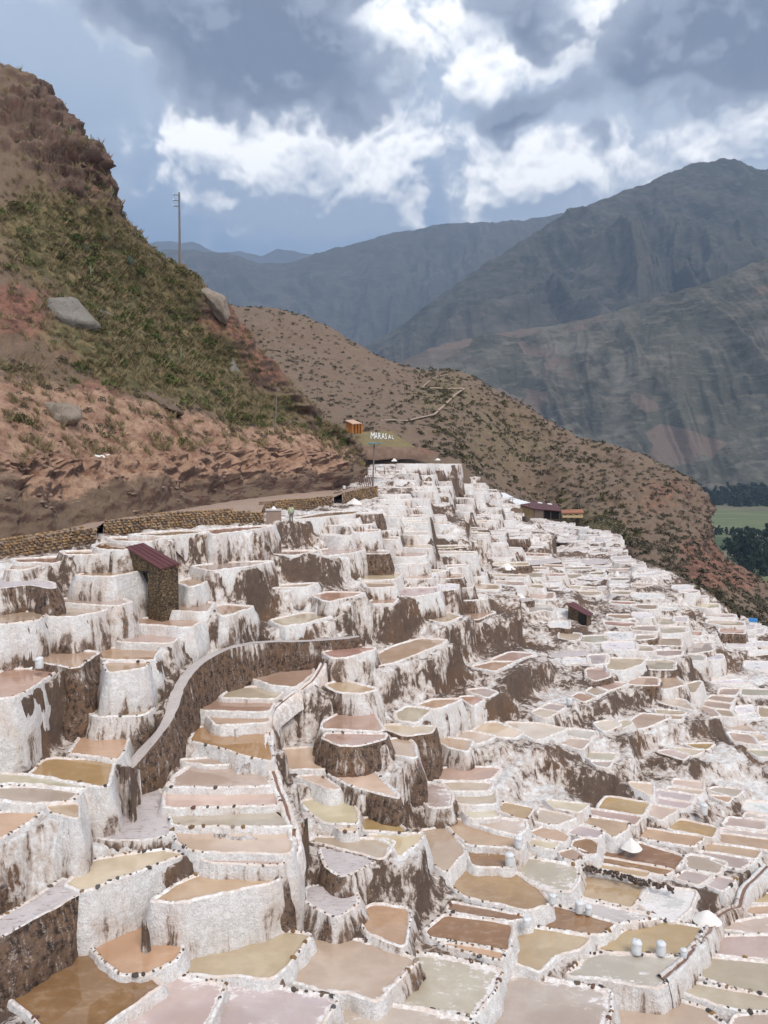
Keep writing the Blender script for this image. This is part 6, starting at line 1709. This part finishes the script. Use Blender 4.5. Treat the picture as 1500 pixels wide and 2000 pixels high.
# trail on the dug bank and the footpath over the brown hill
def trail(pts, surf, w, mat):
    P = np.array([tuple(surf(*p)) for p in pts]); P = spline(P, .8); P[:, 2] += .5; a, b, nn = strip(P, w)
    V = np.stack([a - [0, 0, .35], (a + b) / 2 + [0, 0, .05], b - [0, 0, .2]], 1).reshape(-1, 3); tag(link('trail', new_mesh('trail', V, grid_faces(3, len(P)), mat)), kind='structure')
def dust(t):
    p = t.pos(); return {'Base Color': t.mix(t.noise(p, 1.2, 5), (0.28, 0.19, 0.14), (0.42, 0.31, 0.235)), 'Roughness': .95}
material('dust', dust)
trail([(740, 832), (765, 829), (790, 821), (815, 810), (850, 800), (870, 788), (888, 774), (905, 762)], on_mid, 1.2, 'dust')
trail([(905, 762), (880, 757), (850, 752), (828, 745), (845, 736), (875, 731)], on_mid, .8, 'dust')

# ------------------------------------------------------------------ trees of the valley
tr = random.Random(17)
def crown_mesh(seed, leaves):
    r_ = random.Random(seed); V, F = [], []
    lob = [(r_.gauss(0, .13), r_.gauss(0, .13), r_.uniform(.16, .95), r_.uniform(.10, .2)) for _ in range(20)]
    for _ in range(leaves):
        lx, ly, lz, lr = r_.choice(lob); taper = 1.25 - lz
        d = np.array([r_.gauss(0, 1), r_.gauss(0, 1), r_.gauss(0, 1)]); d /= np.linalg.norm(d); c = np.array([lx * taper, ly * taper, lz]) + d * lr * taper * r_.random() ** .35 * np.array([1, 1, 1.3])
        d1 = np.array([r_.gauss(0, 1), r_.gauss(0, 1), r_.gauss(0, 1)]); d1 /= np.linalg.norm(d1); d2 = np.cross(d1, d); d2 /= np.linalg.norm(d2) + 1e-6; l = r_.uniform(.028, .055)
        k = len(V); V += [c - d1 * l, c + d2 * l * .6, c + d1 * l, c - d2 * l * .6]; F.append((k, k + 1, k + 2, k + 3))
    return new_mesh('crown', np.array(V), np.array(F), 'leaf_tree', False)
CROWNS = [crown_mesh(k, 900) for k in range(4)]
tm = MB(); tm.tube((0, 0, -.03), (.01, 0, .45), .018, .011, 7); tm.tube((.01, 0, .45), (0, .01, .9), .011, .003, 6)
for k in range(6): a_ = k * 1.1; tm.tube((.005, 0, .35 + k * .07), (math.cos(a_) * .12, math.sin(a_) * .12, .5 + k * .07), .006, .002, 5)
TR0 = tm.build('trunk', 'bark'); TRUNK = TR0.data; bpy.data.objects.remove(TR0)
TREES = [(1421, 1092, 44), (1432, 1098, 56), (1443, 1093, 62), (1452, 1098, 50), (1461, 1094, 68), (1468, 1100, 64), (1476, 1094, 48), (1484, 1116, 46), (1492, 1112, 40), (1500, 1090, 70), (1502, 1122, 52), (1431, 1052, 24), (1484, 1052, 18), (1466, 1122, 34)]
order = sorted(range(len(TREES)), key=lambda k: TREES[k][0])
for n_, k in enumerate(order):
    px, py, h = TREES[k]; p = at_z(px, py, VALLEY); H = h * p[1] / FPX
    root = thing('valley_tree', f'dark green valley tree beside the pale fields, {ORD[n_]} from the cliff edge', 'tree', tuple(p), tr.uniform(0, 6), 'dark trees on the valley floor')
    for nm, me in (('crown', CROWNS[k % 4]), ('trunk', TRUNK)):
        o = link(nm, me, root); o.scale = (H * .95, H * .95, H)
pl = []
for _ in range(520):
    px = tr.uniform(1330, 1570); py = tr.uniform(954, 990) if px > 1420 else tr.uniform(948, 988)
    p = at_z(px, py, VALLEY) if py > 978 else at_y(px, py, 1392 + (978 - py) * 5)
    pl.append((p[0], p[1], p[2], (tr.uniform(7, 17) if px < 1430 or py < 965 else tr.uniform(14, 34)) * p[1] / FPX))
for _ in range(70):
    px = tr.uniform(1390, 1550); p = at_z(px, tr.uniform(1036, 1046), VALLEY); pl.append((p[0], p[1], p[2], tr.uniform(6, 14) * p[1] / FPX))
for _ in range(60):
    px = tr.uniform(1425, 1560); p = at_z(px, tr.uniform(1088, 1126), VALLEY); pl.append((p[0], p[1], p[2], tr.uniform(16, 40) * p[1] / FPX))
cr2 = []
for k in range(3):
    me = crown_mesh(40 + k, 90); V = np.empty(len(me.vertices) * 3, np.float32); me.vertices.foreach_get('co', V); V = V.reshape(-1, 4, 3); c = V.mean(1, keepdims=True); V = (c + (V - c) * 3.2).reshape(-1, 3); cr2.append((V - [0, 0, .2], np.arange(len(V)).reshape(-1, 4)))
scatter('distant_wood', cr2, pl, 'leaf_tree', 'dark wood and hedges along the far side of the valley floor', 'wood')
ml = []
for px, py in [(965, 662), (972, 661), (985, 662), (990, 660), (1000, 662), (912, 664), (920, 664)]:
    p = at_y(px, py + 6, 1700); ml.append((p[0], p[1], p[2], 14))

# ------------------------------------------------------------------ labels of the ponds: told apart by the nearest landmark
LM = [('the larger stone shed', 300, 1120), ('the three white sacks', 1290, 1850), ('the curved grey footpath', 450, 1270), ('the lower end of the curved footpath', 315, 1430), ('the upper bend of the brine channel', 535, 1400), ('the lower end of the brine channel', 570, 1660), ('the smaller maroon-roofed shed', 1132, 1205),
      ('the large salt heap', 1398, 1765), ('the pair of white sacks', 1140, 1775), ('the man in the pale shirt', 570, 1005), ('the blue-roofed booth', 1470, 1214), ('the long maroon-roofed building', 1050, 992), ('the teal-topped lamp pole', 730, 910), ('the lone sack under tall white walls', 77, 1292), ('the round white sack', 1029, 1800),
      ('the sack beside the square brown pond', 995, 1680), ('the big bare brown bank', 1010, 1220), ('the brown ledge with a cream heap', 1232, 1640), ('the sack near the amber ponds', 1374, 1582), ('the picture corner below the brown wall', 60, 1990)]
bins = {}
for i, root in POND_OBJ.items():
    p = ponds[i]; c = np.clip(p['px'], [0, 0], [1500, 2000]).mean(0)
    d = [math.hypot(c[0] - x, (c[1] - y)) for _, x, y in LM]; k = int(np.argmin(d)); dx, dy = c[0] - LM[k][1], c[1] - LM[k][2]
    way = ('right of' if dx > 0 else 'left of') if abs(dx) > 1.3 * abs(dy) else ('below' if dy > 0 else 'above')
    bins.setdefault((k, way, p['kind']), []).append((d[k], i))
for (k, way, kind), lst in bins.items():
    lst.sort()
    for n_, (_, i) in enumerate(lst):
        p = ponds[i]; small = 'small ' if p['size_px'] < 1500 else 'large ' if p['size_px'] > 9000 else ''
        rank = 'closest' if n_ == 0 else ORD[n_] + ' closest'
        if kind == 'pond': POND_OBJ[i]['label'] = f"{small}{WATER_WORD[p['c']]} salt pond, {rank} {way} {LM[k][0]}"
        else: POND_OBJ[i]['label'] = f"brown-sided trodden ledge, {rank} ledge {way} {LM[k][0]}"

# ------------------------------------------------------------------ haze in the valley air
def haze():
    m = MB(); x, y0, y1, z0, z1 = 26000, -400, 24000, VALLEY - 60, 2700
    m.add([(-x, y0, z0), (x, y0, z0), (x, y1, z0), (-x, y1, z0), (-x, y0, z1), (x, y0, z1), (x, y1, z1), (-x, y1, z1)], [(0, 3, 2, 1), (4, 5, 6, 7), (0, 1, 5, 4), (1, 2, 6, 5), (2, 3, 7, 6), (3, 0, 4, 7)])
    mt = bpy.data.materials.new('haze_air'); mt.use_nodes = True; t = mt.node_tree; t.nodes.clear()
    o_ = t.nodes.new('ShaderNodeOutputMaterial'); v = t.nodes.new('ShaderNodeVolumePrincipled'); t.links.new(v.outputs[0], o_.inputs['Volume'])
    v.inputs['Color'].default_value = (0.50, 0.67, 0.96, 1); v.inputs['Density'].default_value = HAZE; v.inputs['Anisotropy'].default_value = 0.0
    MATS['haze_air'] = mt
    o = m.build('haze', 'haze_air'); tag(o, 'thin blue haze filling the valley air', 'haze', kind='stuff')
HAZE = 0.000118
haze()
